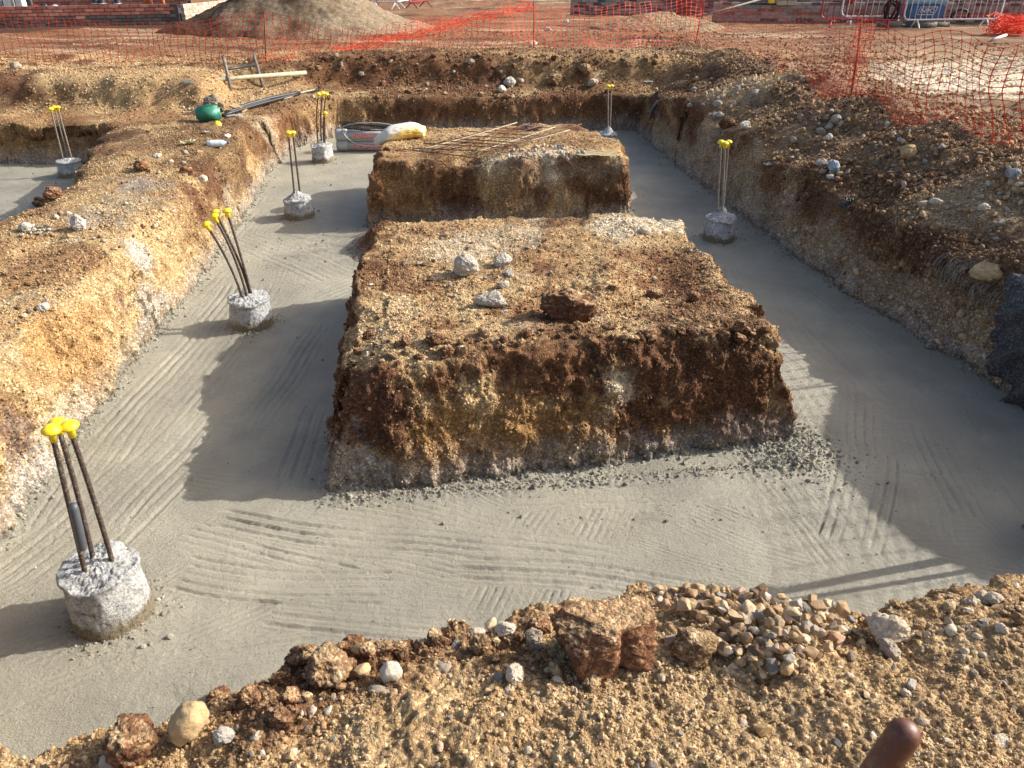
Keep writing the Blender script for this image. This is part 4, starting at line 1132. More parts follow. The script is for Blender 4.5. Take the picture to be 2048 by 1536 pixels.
group_stones(scatter(70, edge, 6, 20), ['clod', 'flint', 'rough'], ['clay', 'tanclay', 'flint', 'clay'], (16, 46), 'small crumb of earth or stone among the clods along the bank edge', 'crumb', 'crumbs along the near bank edge', 'earth_crumb', 9, .2)
edge2 = [(1650, 1230), (1800, 1215), (1870, 1168), (2048, 1165), (2048, 1260), (1850, 1290), (1700, 1290)]
group_stones(scatter(70, edge2, 16, 17), ['clod', 'flint', 'rough'], ['tanclay', 'tanclay', 'flint', 'chalk'], (14, 38), 'small crumb on the gravelly mound beside the large cream chalk lump', 'crumb', 'crumbs on the mound by the chalk lump', 'earth_crumb', 19, .2)
rbank = [(1380, 165), (1480, 165), (1640, 205), (1760, 245), (1900, 290), (2048, 320), (2048, 500), (1900, 470), (1740, 400), (1600, 330), (1480, 275), (1380, 220)]
group_stones(scatter(250, rbank, 7, 9), ['rough', 'flint'], ['grey', 'grey', 'chalk', 'flint', 'flint', 'white'], (5, 20), 'loose stone strewn over the stony spoil bank below the orange net', 'stone', 'stones strewn over the stony spoil bank', 'spoil_stone', 8)
fbank = [(620, 120), (1400, 100), (1400, 195), (620, 205)]
group_stones(scatter(120, fbank, 9, 10), ['rough', 'clod'], ['tanclay', 'clay', 'clay', 'tanclay', 'clay', 'grey'], (6, 16), 'small lump on the brown far bank in front of the orange net', 'lump', 'lumps on the brown far bank', 'earth_lump', 10, .3)
topA_ = [(760, 480), (1370, 450), (1500, 640), (700, 720)]
group_stones(scatter(110, topA_, 12, 14), ['rough', 'flint', 'clod'], ['flint', 'tanclay', 'clay', 'chalk', 'tanclay'], (6, 16), 'little crumb scattered on the flat top of the near earth block', 'crumb', 'crumbs on the near earth block', 'earth_crumb', 13)
lbank = [(0, 470), (200, 400), (330, 300), (540, 260), (430, 380), (250, 520), (100, 640), (0, 700)]
group_stones(scatter(110, lbank, 14, 10), ['rough', 'flint', 'clod'], ['flint', 'tanclay', 'chalk', 'tanclay', 'grey'], (6, 16), 'little crumb scattered along the long bank between the trenches', 'crumb', 'crumbs on the long bank', 'earth_crumb', 15)
rim = [(700, 672), (860, 690), (1100, 655), (1540, 665), (1530, 700), (1100, 690), (860, 730), (700, 740)]
group_stones(scatter(60, rim, 18, 16), 'clod', ['clay', 'clay', 'tanclay'], (12, 34), 'brown crumb clinging to the front rim of the near earth block', 'crumb', 'crumbs on the rim of the near block', 'earth_crumb', 21, .45)
tick('stone groups')

# ------------------------------------------------------------------ gravel too small to count
TG, PG, NG = GROUND_T, GROUND_P, GROUND_N
cen = PG[TG].mean(1)
e1 = PG[TG[:, 1]] - PG[TG[:, 0]]; e2 = PG[TG[:, 2]] - PG[TG[:, 0]]
area = np.linalg.norm(np.cross(e1, e2), axis=1) / 2
dist = np.linalg.norm(cen - np.array([0, 0, CAMZ]), axis=1)
smin = np.maximum(.0028, .00105 * dist)
dens = .85 / (math.pi * 2.4 * smin ** 2)
nzf = fbm(cen[:, 0], cen[:, 1], cen[:, 2], 2.0, 2, 91.0)
dens *= np.clip(.75 + 1.6 * nzf, .12, 2.0)
wl = NG[TG[:, 0], 2]
dens *= np.where(cen[:, 2] < .16, .45, 1.0) * np.where(wl < .5, .45, 1.0) * np.where(cen[:, 1] < 2.4, .85, 1.0) * np.where((cen[:, 0] < -2.3) & (cen[:, 1] > 2.4), .6, 1.0)
dens *= np.where((cen[:, 0] > 2.6) & (cen[:, 1] > 2.5), 1.6, 1.0)
_blk = (np.abs(cen[:, 0]) < 1.6) & (cen[:, 1] > 3.1) & (cen[:, 1] < 9.6)
dens *= np.where(_blk, .65, 1.0)
dens *= np.where(cen[:, 1] > 14.5, .3, 1.0) * np.where((cen[:, 0] > 3.8) & (cen[:, 1] > 8.5), .25, 1.0)
dens *= (cen[:, 2] > .02) & (frame_out(*cen.T) < 150) & (dist < 20)
cnt = np.random.poisson(area * dens)
ti = np.repeat(np.arange(len(cnt)), cnt)
u = np.random.rand(len(ti), 1); v = np.random.rand(len(ti), 1); sw = (u + v) > 1; u = np.where(sw, 1 - u, u); v = np.where(sw, 1 - v, v)
GP = PG[TG[ti, 0]] + u * e1[ti] + v * e2[ti]
rad = .88 * smin[ti] * (1 - np.random.rand(len(ti))) ** (-1 / 2.6)
rad = np.minimum(rad, np.where(cen[ti, 0] > 2.6, .035, np.where(cen[ti, 1] < 2.4, .0105, np.where(cen[ti, 1] > 11, .022, .0125))))
GP = GP + NG[TG[ti, 0]] * (rad * .25)[:, None]
tick('gravel %d' % len(ti))
me = bpy.data.meshes.new('gravel'); me.vertices.add(len(GP)); me.vertices.foreach_set('co', GP.astype(np.float32).ravel())
def attr(nm, ty, data, key='value'):
    a = me.attributes.new(nm, ty, 'POINT'); a.data.foreach_set(key, np.ascontiguousarray(data).ravel())
attr('rot', 'FLOAT_VECTOR', np.random.uniform(0, 6.28, (len(GP), 3)).astype(np.float32), 'vector')
attr('scl', 'FLOAT_VECTOR', (rad[:, None] * np.random.uniform(.55, 1.15, (len(GP), 3))).astype(np.float32), 'vector')
gc = GROUND_C[TG[ti, 0]].mean(1)
tone = np.clip(-.05 + .42 * np.random.beta(1.6, 1.6, len(GP)) + .85 * sstep(.04, .46, gc) - .05 + .1 * np.random.randn(len(GP)), 0, 1)
attr('tone', 'FLOAT', tone.astype(np.float32))
attr('pick', 'INT', np.random.randint(0, 8, len(GP)).astype(np.int32))
gob = bpy.data.objects.new('gravel', me); sc.collection.objects.link(gob)
tag(gob, kind='stuff')
bits = bpy.data.collections.new('gravel_bits')
for i in range(8):
    m_ = rock_mesh('gravel_bit', 500 + i, 1, 9, .2, .0, 1, (.5, .85)); m_.materials.append(MAT['gravel'])
    for p_ in m_.polygons: p_.use_smooth = False
    bits.objects.link(bpy.data.objects.new('gravel_bit', m_))
ng = bpy.data.node_groups.new('gravel_scatter', 'GeometryNodeTree')
ng.interface.new_socket('Geometry', in_out='INPUT', socket_type='NodeSocketGeometry')
ng.interface.new_socket('Geometry', in_out='OUTPUT', socket_type='NodeSocketGeometry')
gi = ng.nodes.new('NodeGroupInput'); go = ng.nodes.new('NodeGroupOutput')
iop = ng.nodes.new('GeometryNodeInstanceOnPoints'); ci = ng.nodes.new('GeometryNodeCollectionInfo')
ci.inputs['Collection'].default_value = bits; ci.inputs['Separate Children'].default_value = True; ci.inputs['Reset Children'].default_value = True
iop.inputs['Pick Instance'].default_value = True
def named(nm, ty):
    a = ng.nodes.new('GeometryNodeInputNamedAttribute'); a.data_type = ty; a.inputs['Name'].default_value = nm
    return a.outputs['Attribute']
ng.links.new(gi.outputs[0], iop.inputs['Points']); ng.links.new(ci.outputs[0], iop.inputs['Instance'])
ng.links.new(named('pick', 'INT'), iop.inputs['Instance Index'])
e2r = ng.nodes.new('FunctionNodeEulerToRotation'); ng.links.new(named('rot', 'FLOAT_VECTOR'), e2r.inputs[0]); ng.links.new(e2r.outputs[0], iop.inputs['Rotation'])
ng.links.new(named('scl', 'FLOAT_VECTOR'), iop.inputs['Scale'])
ng.links.new(iop.outputs[0], go.inputs[0])
md = gob.modifiers.new('scatter', 'NODES'); md.node_group = ng

# crumbs of concrete splashed along the foot of the earth and round the piles
Xc, Yc, Zc, Kc, Rc, Tc = CONC
Pc = np.stack([Xc, Yc, Zc], 1); e1 = Pc[Tc[:, 1]] - Pc[Tc[:, 0]]; e2 = Pc[Tc[:, 2]] - Pc[Tc[:, 0]]
area = np.linalg.norm(np.cross(e1, e2), axis=1) / 2; cen = Pc[Tc].mean(1)
dist = np.linalg.norm(cen - np.array([0, 0, CAMZ]), axis=1); smin = np.maximum(.0035, .0011 * dist)
kq = np.clip(Kc[Tc[:, 0]], 0, 1.3) ** 2 + .05 * np.clip(Rc[Tc[:, 0]], 0, 1) * .4 + .0006
cnt = np.random.poisson(area * kq * .9 / (math.pi * 2.2 * smin ** 2) * (frame_out(*cen.T) < 150))
ti = np.repeat(np.arange(len(cnt)), cnt); u = np.random.rand(len(ti), 1); v = np.random.rand(len(ti), 1); sw = (u + v) > 1; u = np.where(sw, 1 - u, u); v = np.where(sw, 1 - v, v)
GP = Pc[Tc[ti, 0]] + u * e1[ti] + v * e2[ti]
rad = np.minimum(smin[ti] * (1 - np.random.rand(len(ti))) ** (-1 / 2.8), .018); GP[:, 2] += rad * .15
me = bpy.data.meshes.new('concrete_crumbs'); me.vertices.add(len(GP)); me.vertices.foreach_set('co', GP.astype(np.float32).ravel())
attr('rot', 'FLOAT_VECTOR', np.random.uniform(0, 6.28, (len(GP), 3)).astype(np.float32), 'vector')
attr('scl', 'FLOAT_VECTOR', (rad[:, None] * np.random.uniform(.55, 1.15, (len(GP), 3))).astype(np.float32), 'vector')
attr('tone', 'FLOAT', np.random.rand(len(GP)).astype(np.float32)); attr('pick', 'INT', np.random.randint(0, 8, len(GP)).astype(np.int32))
cob = bpy.data.objects.new('concrete_crumbs', me); sc.collection.objects.link(cob); tag(cob, kind='stuff')
MAT['crumb'] = stone_material('concrete_crumb', [(0, (.20, .185, .14)), (.6, (.31, .295, .235)), (1, (.42, .40, .33))], .4, .8, instancer=True)
bits2 = bpy.data.collections.new('crumb_bits')
for b_ in bits.objects:
    m_ = b_.data.copy(); m_.materials.clear(); m_.materials.append(MAT['crumb']); bits2.objects.link(bpy.data.objects.new('crumb_bit', m_))
ng2 = ng.copy(); [nd_ for nd_ in ng2.nodes if nd_.bl_idname == 'GeometryNodeCollectionInfo'][0].inputs['Collection'].default_value = bits2
md = cob.modifiers.new('scatter', 'NODES'); md.node_group = ng2
tick('crumbs %d' % len(GP))

# ------------------------------------------------------------------ orange net fences
def poly_at(pts, t):
    n_ = len(pts) - 1; k = min(int(t * n_), n_ - 1); f = t * n_ - k
    return pts[k].lerp(pts[k + 1], f)
def resample(pts, n):
    L = [0]
    for a, b in zip(pts[:-1], pts[1:]): L.append(L[-1] + (b - a).length)
    out = []
    for i in range(n):
        s = L[-1] * i / (n - 1); k = 0
        while k < len(L) - 2 and L[k + 1] < s: k += 1
        out.append(pts[k].lerp(pts[k + 1], (s - L[k]) / max(L[k + 1] - L[k], 1e-6)))
    return out
def net_mesh(top, bot, seed, col=.105, rows=15, wob=.04, wv=.0068, wh=.0026, crumple=0.0):
    Lg = sum((b - a).length for a, b in zip(top[:-1], top[1:]))
    n = max(4, int(Lg / col))
    Tp = resample(top, n); Bt = resample(bot, n)
    g = np.array([[(Bt[i].lerp(Tp[i], j / (rows - 1)))[:] for j in range(rows)] for i in range(n)], np.float32)
    f = g.reshape(-1, 3)
    dv = np.stack([fbm(f[:, 0], f[:, 1], f[:, 2], 1.6, 2, seed + k * 7) for k in range(3)], 1) * wob
    dv += np.stack([fbm(f[:, 0], f[:, 1], f[:, 2], 9, 2, seed + 50 + k * 7) for k in range(3)], 1) * (.006 + crumple)
    g = (f + dv).reshape(n, rows, 3)
    bm = bmesh.new()
    def rib(p, q, wdir, w0, wm):
        a = p; c = q; m = (p + q) / 2
        vv = []
        for pt, w in ((a, w0), (a * .75 + c * .25, wm), (a * .25 + c * .75, wm), (c, w0)):
            vv.append((bm.verts.new(pt - wdir * w), bm.verts.new(pt + wdir * w)))
        for s in range(3):
            bm.faces.new((vv[s][0], vv[s][1], vv[s + 1][1], vv[s + 1][0]))
    G = [[Vector(g[i, j]) for j in range(rows)] for i in range(n)]
    for i in range(n):
        for j in range(rows):
            al = (G[min(i + 1, n - 1)][j] - G[max(i - 1, 0)][j]).normalized()
            if j < rows - 1: rib(G[i][j], G[i][j + 1], al, wv * 1.25, wv * .62)
            if i < n - 1:
                up = (G[i][min(j + 1, rows - 1)] - G[i][max(j - 1, 0)])
                up = up.normalized() if up.length > 1e-5 else Vector((0, 0, 1))
                rib(G[i][j], G[i + 1][j], up, wh * 1.9, wh)
    return bm
def fence(label, top, bot, stakes, seed, **kw):
    c = (bot[0] + bot[-1]) / 2
    t = empty('net_fence', (c.x, c.y, c.z), 0, label, 'net fence', 'orange net fences round the dig')
    o = from_bm('net', net_mesh(top, bot, seed, **kw), MAT['orange_plastic'], False, t)
    for (a, b) in stakes:
        bm = bmesh.new(); tube(bm, [b - Vector((0, 0, .1)), a.lerp(b, .5) + Vector((.01, 0, 0)), a], .010, 8)
        from_bm('stake', bm, MAT['rust'], True, t)
    return t
GZ = .84
def gz(px, py, z=GZ):
    return at(px, py, z)
s0b, s1b, s2b = gz(530, 130, .88), gz(1067, 94), gz(1390, 87)
s3b = at(1700, 203, 1.08)
s0t, s1t, s2t, s3t = at_y(528, 22, s0b.y), at_y(1067, 2, s1b.y), at_y(1409, -12, s2b.y), at_y(1723, 36, s3b.y)
def ty(px, py, a, b, x0, x1):
    t = (px - x0) / (x1 - x0); return at_y(px, py, a.y + (b.y - a.y) * t)
lft = gz(-320, 133, .88)
top1 = [ty(px, py, lft, s0b, -320, 530) for px, py in ((-320, 20), (-150, 16), (0, 30), (110, 40), (230, 45), (360, 43), (450, 34), (528, 26))]
bot1 = [gz(px, py, .86) for px, py in ((-320, 133), (-150, 131), (0, 128), (110, 128), (230, 128), (360, 124), (450, 128), (530, 131))]
fence('orange net fence sagging in front of the dark red brick wall', top1, bot1, [(s0t, s0b)], 11.0, wob=.12)
top2 = [ty(px, py, s0b, s1b, 530, 1067) for px, py in ((528, 26), (600, 38), (700, 60), (780, 52), (850, 40), (930, 28), (1000, 18), (1067, 10))]
bot2 = [gz(px, py) for px, py in ((530, 128), (600, 122), (700, 112), (780, 108), (850, 105), (930, 101), (1000, 98), (1067, 96))]
f2 = fence('orange net fence crossing in front of the large spoil heap with a slumped bundle', top2, bot2, [(s1t, s1b)], 12.0, wob=.14)
# bunched net hanging from the stake down to the ground
bp = [ty(px, py, s0b, s1b, 530, 1067) for px, py in ((525, 131), (600, 122), (690, 102), (760, 84), (830, 64), (900, 46), (960, 31), (1020, 17), (1065, 8))]
bm = bmesh.new(); rg = random.Random(4)
path = resample(bp, 80)
for s in range(15):
    off = [Vector((rg.gauss(0, .012), rg.gauss(0, .05), rg.gauss(0, .05)))]
    for k in range(80): off.append(off[-1] * .86 + Vector((rg.gauss(0, .02), rg.gauss(0, .03), rg.gauss(0, .034))))
    tube(bm, [p_ - Vector((0, .12, 0)) + o_ for p_, o_ in zip(path, off)], .0038, 3, False)
from_bm('net_bundle', bm, MAT['orange_plastic'], False, f2)
top3 = [ty(px, py, s1b, s2b, 1067, 1400) for px, py in ((1067, 8), (1130, 14), (1210, 8), (1300, 2), (1409, -10))]
bot3 = [gz(px, py) for px, py in ((1067, 97), (1130, 96), (1210, 95), (1300, 92), (1390, 88))]
fence('orange net fence standing in front of the low sand heap', top3, bot3, [(s2t, s2b)], 13.0, wob=.10)
top4 = [s2t.lerp(s3t, k / 8) - Vector((0, 0, .12 * math.sin(math.pi * k / 8))) for k in range(9)]
bot4 = [at(px, py, z_) for px, py, z_ in ((1390, 88, .84), (1440, 108, .86), (1500, 135, .90), (1560, 160, .95), (1610, 178, 1.02), (1650, 194, 1.05), (1700, 204, 1.07))]
fence('orange net fence running from the sand heap to the nearest stake by the spoil bank', top4, bot4, [(s3t, s3b)], 14.0, wob=.12)
s4b = Vector((4.22, 4.9, 1.05)); s4t = s4b + Vector((.02, 0, .78)); s5b = Vector((3.95, 2.2, 1.0)); s5t = s5b + Vector((0, 0, .85))
qb = [s3b] + [at(px, py, 1.10) for px, py in ((1780, 229), (1850, 252), (1960, 282), (2048, 298))] + [s4b]
qt = [s3t] + [at_y(px, py, b_.y + .05) for (px, py), b_ in zip(((1780, 60), (1850, 70), (1960, 78), (2048, 84)), qb[1:5])] + [s4t]
fence('nearest orange net fence drooping over the crest of the stony spoil bank', qt, qb, [(s4t, s4b)], 15.0, wob=.13)
fence('orange net fence continuing along the spoil bank towards the camera', [s4t, s4t.lerp(s5t, .5) - Vector((0, 0, .05)), s5t], [s4b, s4b.lerp(s5b, .5), s5b], [(s5t, s5b)], 16.0, wob=.06, wv=.0035, wh=.0025)
# crumpled fold at the nearest stake
bm = net_mesh([s3t + Vector((-.02, .1, -.05)), s3t + Vector((.0, -.05, -.03)), s3t + Vector((.10, -.02, -.02))], [s3b + Vector((-.35, .15, -.02)), s3b + Vector((-.15, 0, .02)), s3b + Vector((.05, -.08, .02))], 17.0, .035, 15, .12, .004, .002, .04)
tag(from_bm('crumpled_net', bm, MAT['orange_plastic'], False), 'crumpled fold of orange net bunched round the nearest stake', 'net')
# roll of spare net
c0 = at(2012, 70, .82); bm = bmesh.new(); rg = random.Random(8)
for s in range(34):
    rr0 = rg.uniform(.16, .46); ph = rg.uniform(0, 6.28); tl = rg.uniform(-.35, .35); zz = rg.uniform(.05, .42)
    pts = []
    for k in range(40):
        a = ph + k * .19
        pts.append(c0 + Vector((rr0 * 1.15 * math.cos(a) + .03 * math.sin(a * 5 + s), .6 * rr0 * math.sin(a), max(.02, zz * (1 - .4 * rr0) + tl * rr0 * math.sin(a + s) + .03 * math.sin(a * 7 + s * 2)))))
    tube(bm, pts, .008, 3, False)
tag(from_bm('net_roll', bm, MAT['orange_plastic'], False), 'tangled heap of spare orange net lying by the white barrier', 'net')
tick('nets')

# ------------------------------------------------------------------ brick walls
bm = bmesh.new(); box(bm, Matrix.Identity(4), .215, .1, .066, .006); BRICK = {}
bmesh.ops.triangulate(bm, faces=bm.faces[:])
_bme = bpy.data.meshes.new('brick'); bm.to_mesh(_bme); bm.free()
def brick_mat(nm, a, b, c):
    return stone_material(nm, [(0, a), (.5, b), (1, c)], .3, .9, sc_=9)
for nm, cs in {'red': ((.28, .11, .085), (.40, .17, .13), (.46, .23, .18)), 'dark': ((.075, .07, .07), (.11, .10, .10), (.17, .14, .13)),
               'buff': ((.27, .24, .21), (.38, .34, .30), (.44, .33, .28)), 'pink': ((.48, .30, .23), (.58, .40, .32), (.62, .50, .42)), 'pale': ((.40, .38, .33), (.52, .50, .45), (.60, .55, .42))}.items():
    me2 = _bme.copy(); me2.materials.append(brick_mat('brick_' + nm, *cs)); BRICK[nm] = me2
MAT['mortar'] = plain('mortar', (.30, .28, .25), .95); MAT['mortar_dark'] = plain('dark_mortar', (.06, .055, .052), .95); MAT['mortar_pale'] = plain('pale_mortar', (.55, .50, .42), .95)
MAT['plinth'] = plain('plinth_block', (.20, .175, .13), .95, dscale=3, bump=.3)
def wall_(p0, p1, zb, courses, label, mort, plinth=0, bl=.225, ch=.0755, header=False):
    d = (p1 - p0); d.z = 0; L = d.length; an = math.atan2(d.y, d.x); d.normalize()
    t = empty('brick_wall', (p0.x, p0.y, zb), an, label, 'brick wall')
    bm = bmesh.new(); H_ = len(courses) * ch
    box(bm, Matrix.Translation((L / 2, .0, plinth + H_ / 2 - .004)), L - .02, .078, H_ - .008)
    o = from_bm('mortar', bm, MAT[mort], False); o.parent = t
    if plinth:
        bm = bmesh.new(); box(bm, Matrix.Translation((L / 2, 0, plinth / 2 - .15)), L, .12, plinth + .3 - .006)
        o = from_bm('plinth', bm, MAT['plinth'], False); o.parent = t
    for c, kind in enumerate(courses):
        n_ = int(L / bl); off = 0 if c % 2 else bl / 2
        for i in range(n_):
            k = kind if isinstance(kind, str) else random.choice(kind)
            b = bpy.data.objects.new('brick', BRICK[k]); sc.collection.objects.link(b)
            b.parent = t
            b.location = (off + bl * i + bl / 2 + random.uniform(-.002, .002), random.uniform(-.002, .002), plinth + ch * c + ch / 2)
            b.rotation_euler = (0, random.uniform(-.008, .008), random.uniform(-.01, .01))
            if bl < .2: b.scale = (bl / .2255, 1, 1)
    return t
w1a = Vector((-13.6, 19.5, 0)); w1b = Vector((-8.2, 21.0, 0))
wall_(w1a, w1b, .76, ['dark', 'dark', ['dark', 'red'], 'red', 'red', 'red'][:6], 'dark red brick wall with blackened lower courses behind the orange net', 'mortar_dark', .12)
w2b = w1b + Vector((1.0, 3.4, 0))
wall_(w1b + Vector((.06, .08, 0)), w2b, .74, ['pale', 'pale', 'pale', ['pale', 'pink'], 'pink', 'pink', 'pink'], 'sunlit pink and cream block wall beside the large spoil heap', 'mortar_pale', .05)
w3a = at(1425, 52, .82); w3a.y = 21.9; w3b = Vector((16.5, 21.9, 0))
wall_(Vector((5.2, 22.1, 0)), Vector((14.2, 21.6, 0)), .80, [['buff', 'buff', 'dark'], 'buff', ['buff', 'red'], ['buff', 'buff', 'red'], 'buff', ['buff', 'buff', 'dark']], 'long grey buff brick wall behind the red and white barriers', 'mortar', .06)
wall_(Vector((1.7, 25.0, 0)), Vector((5.3, 24.6, 0)), .80, [['dark', 'buff']] * 6, 'grey brick wall behind the low sand heap', 'mortar', .05)
wall_(Vector((-15.5, 23.5, 0)), Vector((-9.2, 24.6, 0)), .85, ['dark', 'dark', 'red', 'red', 'red', 'red', 'red', 'red'], 'second red brick wall with dark base further back', 'mortar_dark', .05)
wall_(Vector((5.6, 26.0, 0)), Vector((15.5, 25.6, 0)), .80, [['buff', 'dark']] * 10, 'further brick wall seen over the long grey buff wall', 'mortar', .05)
# floor slab between the walls, pieces on the wall
bm = bmesh.new(); box(bm, Matrix.Translation((-11.3, 22.6, .95)) @ Matrix.Rotation(.2, 4, 'Z'), 5.2, 2.4, .22, .01)
MAT['slab'] = plain('dark_slab', (.06, .055, .055), .8, dscale=2)
tag(from_bm('floor_slab', bm, MAT['slab'], False), 'dark floor slab behind the dark red brick wall', 'slab')
MAT['clayware'] = plain('orange_clayware', (.50, .16, .06), .6)
def pipe_up(px, py, y, hgt, capped, label):
    a = at_y(px, py, y); z0 = 1.05
    t = empty('drain_pipe', (a.x, a.y, z0), 0, label, 'pipe', 'pipes standing behind the dark brick wall')
    bm = bmesh.new(); tube(bm, [(a.x, a.y, z0), (a.x, a.y, a.z + hgt)], .055, 14)
    from_bm('pipe', bm, MAT['clayware'], True, t)
    if capped:
        bm = bmesh.new(); lathe(bm, [(0, 0), (.085, 0), (.09, .04), (.075, .045), (.075, .09), (0, .1)], Matrix.Translation((a.x, a.y, a.z + hgt - .03)), 16)
        from_bm('pipe_cap', bm, MAT['black'], True, t)
        bm = bmesh.new(); lathe(bm, [(.0, -.012), (.10, -.012), (.10, .004), (.0, .004)], Matrix.Translation((a.x, a.y, a.z + hgt - .02)), 16)
        from_bm('pipe_collar', bm, MAT['barrier_white'], True, t)
for px, lb in ((291, 'orange upright pipe first of the trio near the wall corner'), (301, 'orange upright pipe in the middle of the trio near the wall corner'), (326, 'orange upright pipe standing alone closest to the wall corner')):
    pipe_up(px, 8, 21.4, .6, False, lb)
for px, lb in ((192, 'black capped orange pipe behind the brick wall, outer of the pair'), (205, 'black capped orange pipe behind the brick wall, inner of the pair'), (236, 'single black capped orange pipe behind the brick wall')):
    pipe_up(px, 10, 21.2, .06, True, lb)
# pale barred stack at the far end
t = empty('block_stack', (-12.9, 21.2, 1.1), .15, 'pale concrete panel with dark vertical slots on the wall end', 'concrete panel')
for k in range(5):
    bm = bmesh.new(); box(bm, Matrix.Translation((-13.35 + k * .30, 21.2, 1.45)), .17, .2, .42, .01)
    from_bm('upright', bm, MAT['barrier_white'], False, t)
bm = bmesh.new(); box(bm, Matrix.Translation((-12.6, 21.17, 1.18)), 1.9, .25, .12, .01); from_bm('base_beam', bm, MAT['pole'], False, t)
bm = bmesh.new(); box(bm, Matrix.Translation((-12.75, 21.42, 1.45)), 1.5, .1, .42, .01); from_bm('back_panel', bm, MAT['slab'], False, t)
for px, mt, lb in ((70, 'barrier_red', 'red and white scrap lying on the dark brick wall'), (88, 'black', 'black and white scrap lying on the dark brick wall'), (110, 'barrier_white', 'flat white scrap on the dark brick wall')):
    a = at_y(px, 13, 20.3); bm = bmesh.new(); bmesh.ops.create_icosphere(bm, subdivisions=2, radius=.075, matrix=Matrix.Translation((a.x, a.y, a.z)) @ Matrix.Diagonal((1.2, .8, .55 if px != 88 else 1.0, 1)))
    o = from_bm('scrap', bm, MAT[mt]); tag(o, lb, 'scrap')
# blocks and props on the long wall
MAT['block'] = plain('buff_block', (.45, .40, .31), .9, dscale=5, bump=.3)
for i, (px, py, w, hh, mt, lb, ct) in enumerate([(1573, 3, .5, .14, 'block', 'pair of buff blocks stacked on the long grey wall', 'blocks'), (1543, 2, .15, .10, 'yellow_plastic', 'small yellow item on the long grey wall', 'scrap'), (1700, 4, .14, .12, 'barrier_red', 'small dark red item on the long grey wall', 'scrap')]):
    a = at_y(px, py, 21.9); bm = bmesh.new()
    if w > .3:
        t = empty('block_stack', (a.x, a.y, a.z - .1), 0, lb, ct)
        for q in range(4):
            bm = bmesh.new(); box(bm, Matrix.Translation((a.x - .12 + (q % 2) * .25, a.y, a.z - .03 + .12 * (q // 2))), .24, .12, .11, .008); from_bm('block', bm, MAT['block'], False, t)
    else:
        box(bm, Matrix.Translation(a), w, .1, hh, .01); tag(from_bm('scrap', bm, MAT[mt], False), lb, ct)
a = at_y(1395, 34, 19.5); b = at_y(1545, -8, 21.5); bm = bmesh.new(); tube(bm, [a, b], .022, 10)
tag(from_bm('scaffold_pole', bm, MAT['darkpole']), 'long dark pole leaning from the sand heap up to the grey wall', 'pole')

# ------------------------------------------------------------------ barriers
def barrier(a, b, z0, mt, label, hgt=1.05, n=17, r=.019, foot=.22, group='crowd barriers by the brick wall'):
    d = Vector((b[0] - a[0], b[1] - a[1], 0)); L = d.length; an = math.atan2(d.y, d.x)
    t = empty('crowd_barrier', (a[0], a[1], z0), an, label, 'barrier', group)
    zb, zt, rc = foot, foot + hgt - .1, .14
    pts = []
    for (cx_2, cz, a0) in ((L - rc, zb + rc, -90), (L - rc, zt - rc, 0), (rc, zt - rc, 90), (rc, zb + rc, 180)):
        for k in range(7):
            an2 = R(a0 + k * 15); pts.append(Vector((cx_2 + rc * math.cos(an2), 0, cz + rc * math.sin(an2))))
    pts.append(pts[0]); bm = bmesh.new(); tube(bm, pts, r, 8, False)
    o = from_bm('frame', bm, MAT[mt]); o.parent = t
    me_ = None
    for k in range(1, n):
        if me_ is None:
            bm = bmesh.new(); tube(bm, [(0, 0, zb), (0, 0, zt)], r * .42, 6); o = from_bm('bar', bm, MAT[mt]); me_ = o.data
        else:
            o = bpy.data.objects.new('bar', me_); sc.collection.objects.link(o)
        o.parent = t; o.location = (L * k / n, 0, 0)
    for k in (.14, .86):
        bm = bmesh.new()
        for s in (-1, 1): tube(bm, [(L * k - .02 * s, 0, zb), (L * k + .05 * s, .28 * s, 0)], r * .95, 8)
        o = from_bm('foot', bm, MAT[mt]); o.parent = t
    return t
def gnd(px, y): 
    q = at_y(px, 40, y); return (q.x, q.y)
def bar_px(x0, y0, x1, y1, *a, **k):
    p_, q_ = gnd(x0, y0), gnd(x1, y1); return barrier(p_, q_, .80, *a, **k)
bar_px(1806, 20.3, 1998, 20.7, 'barrier_white', 'white steel barrier standing in front of the blue machine')
bar_px(1640, 20.6, 1800, 20.2, 'barrier_red', 'dark red steel barrier standing next to the nearest white one', n=13)
bar_px(1680, 21.4, 1812, 21.4, 'barrier_white', 'white steel barrier half hidden behind the dark red barrier', n=11)
bar_px(1860, 21.45, 2046, 21.3, 'barrier_red', 'dark red barrier behind the white barrier and black hoses', n=15)
bar_px(1350, 22.8, 1404, 21.6, 'barrier_red', 'red close barred barrier at the end of the sand heap', n=24, foot=.12)
bar_px(745, 27.5, 800, 27.3, 'barrier_white', 'distant white barrier beyond the spoil heap', n=13, group='distant barriers beyond the spoil heap')
bar_px(820, 27.3, 858, 28.6, 'barrier_red', 'distant red barrier last in its row beyond the spoil heap', n=13, group='distant barriers beyond the spoil heap')
bar_px(728, 28.2, 760, 28.6, 'barrier_red', 'distant red barrier partly behind the spoil heap', n=9, group='distant barriers beyond the spoil heap')
bar_px(795, 27.6, 825, 28.8, 'barrier_white', 'distant white barrier between the white and red ones', n=9, group='distant barriers beyond the spoil heap')

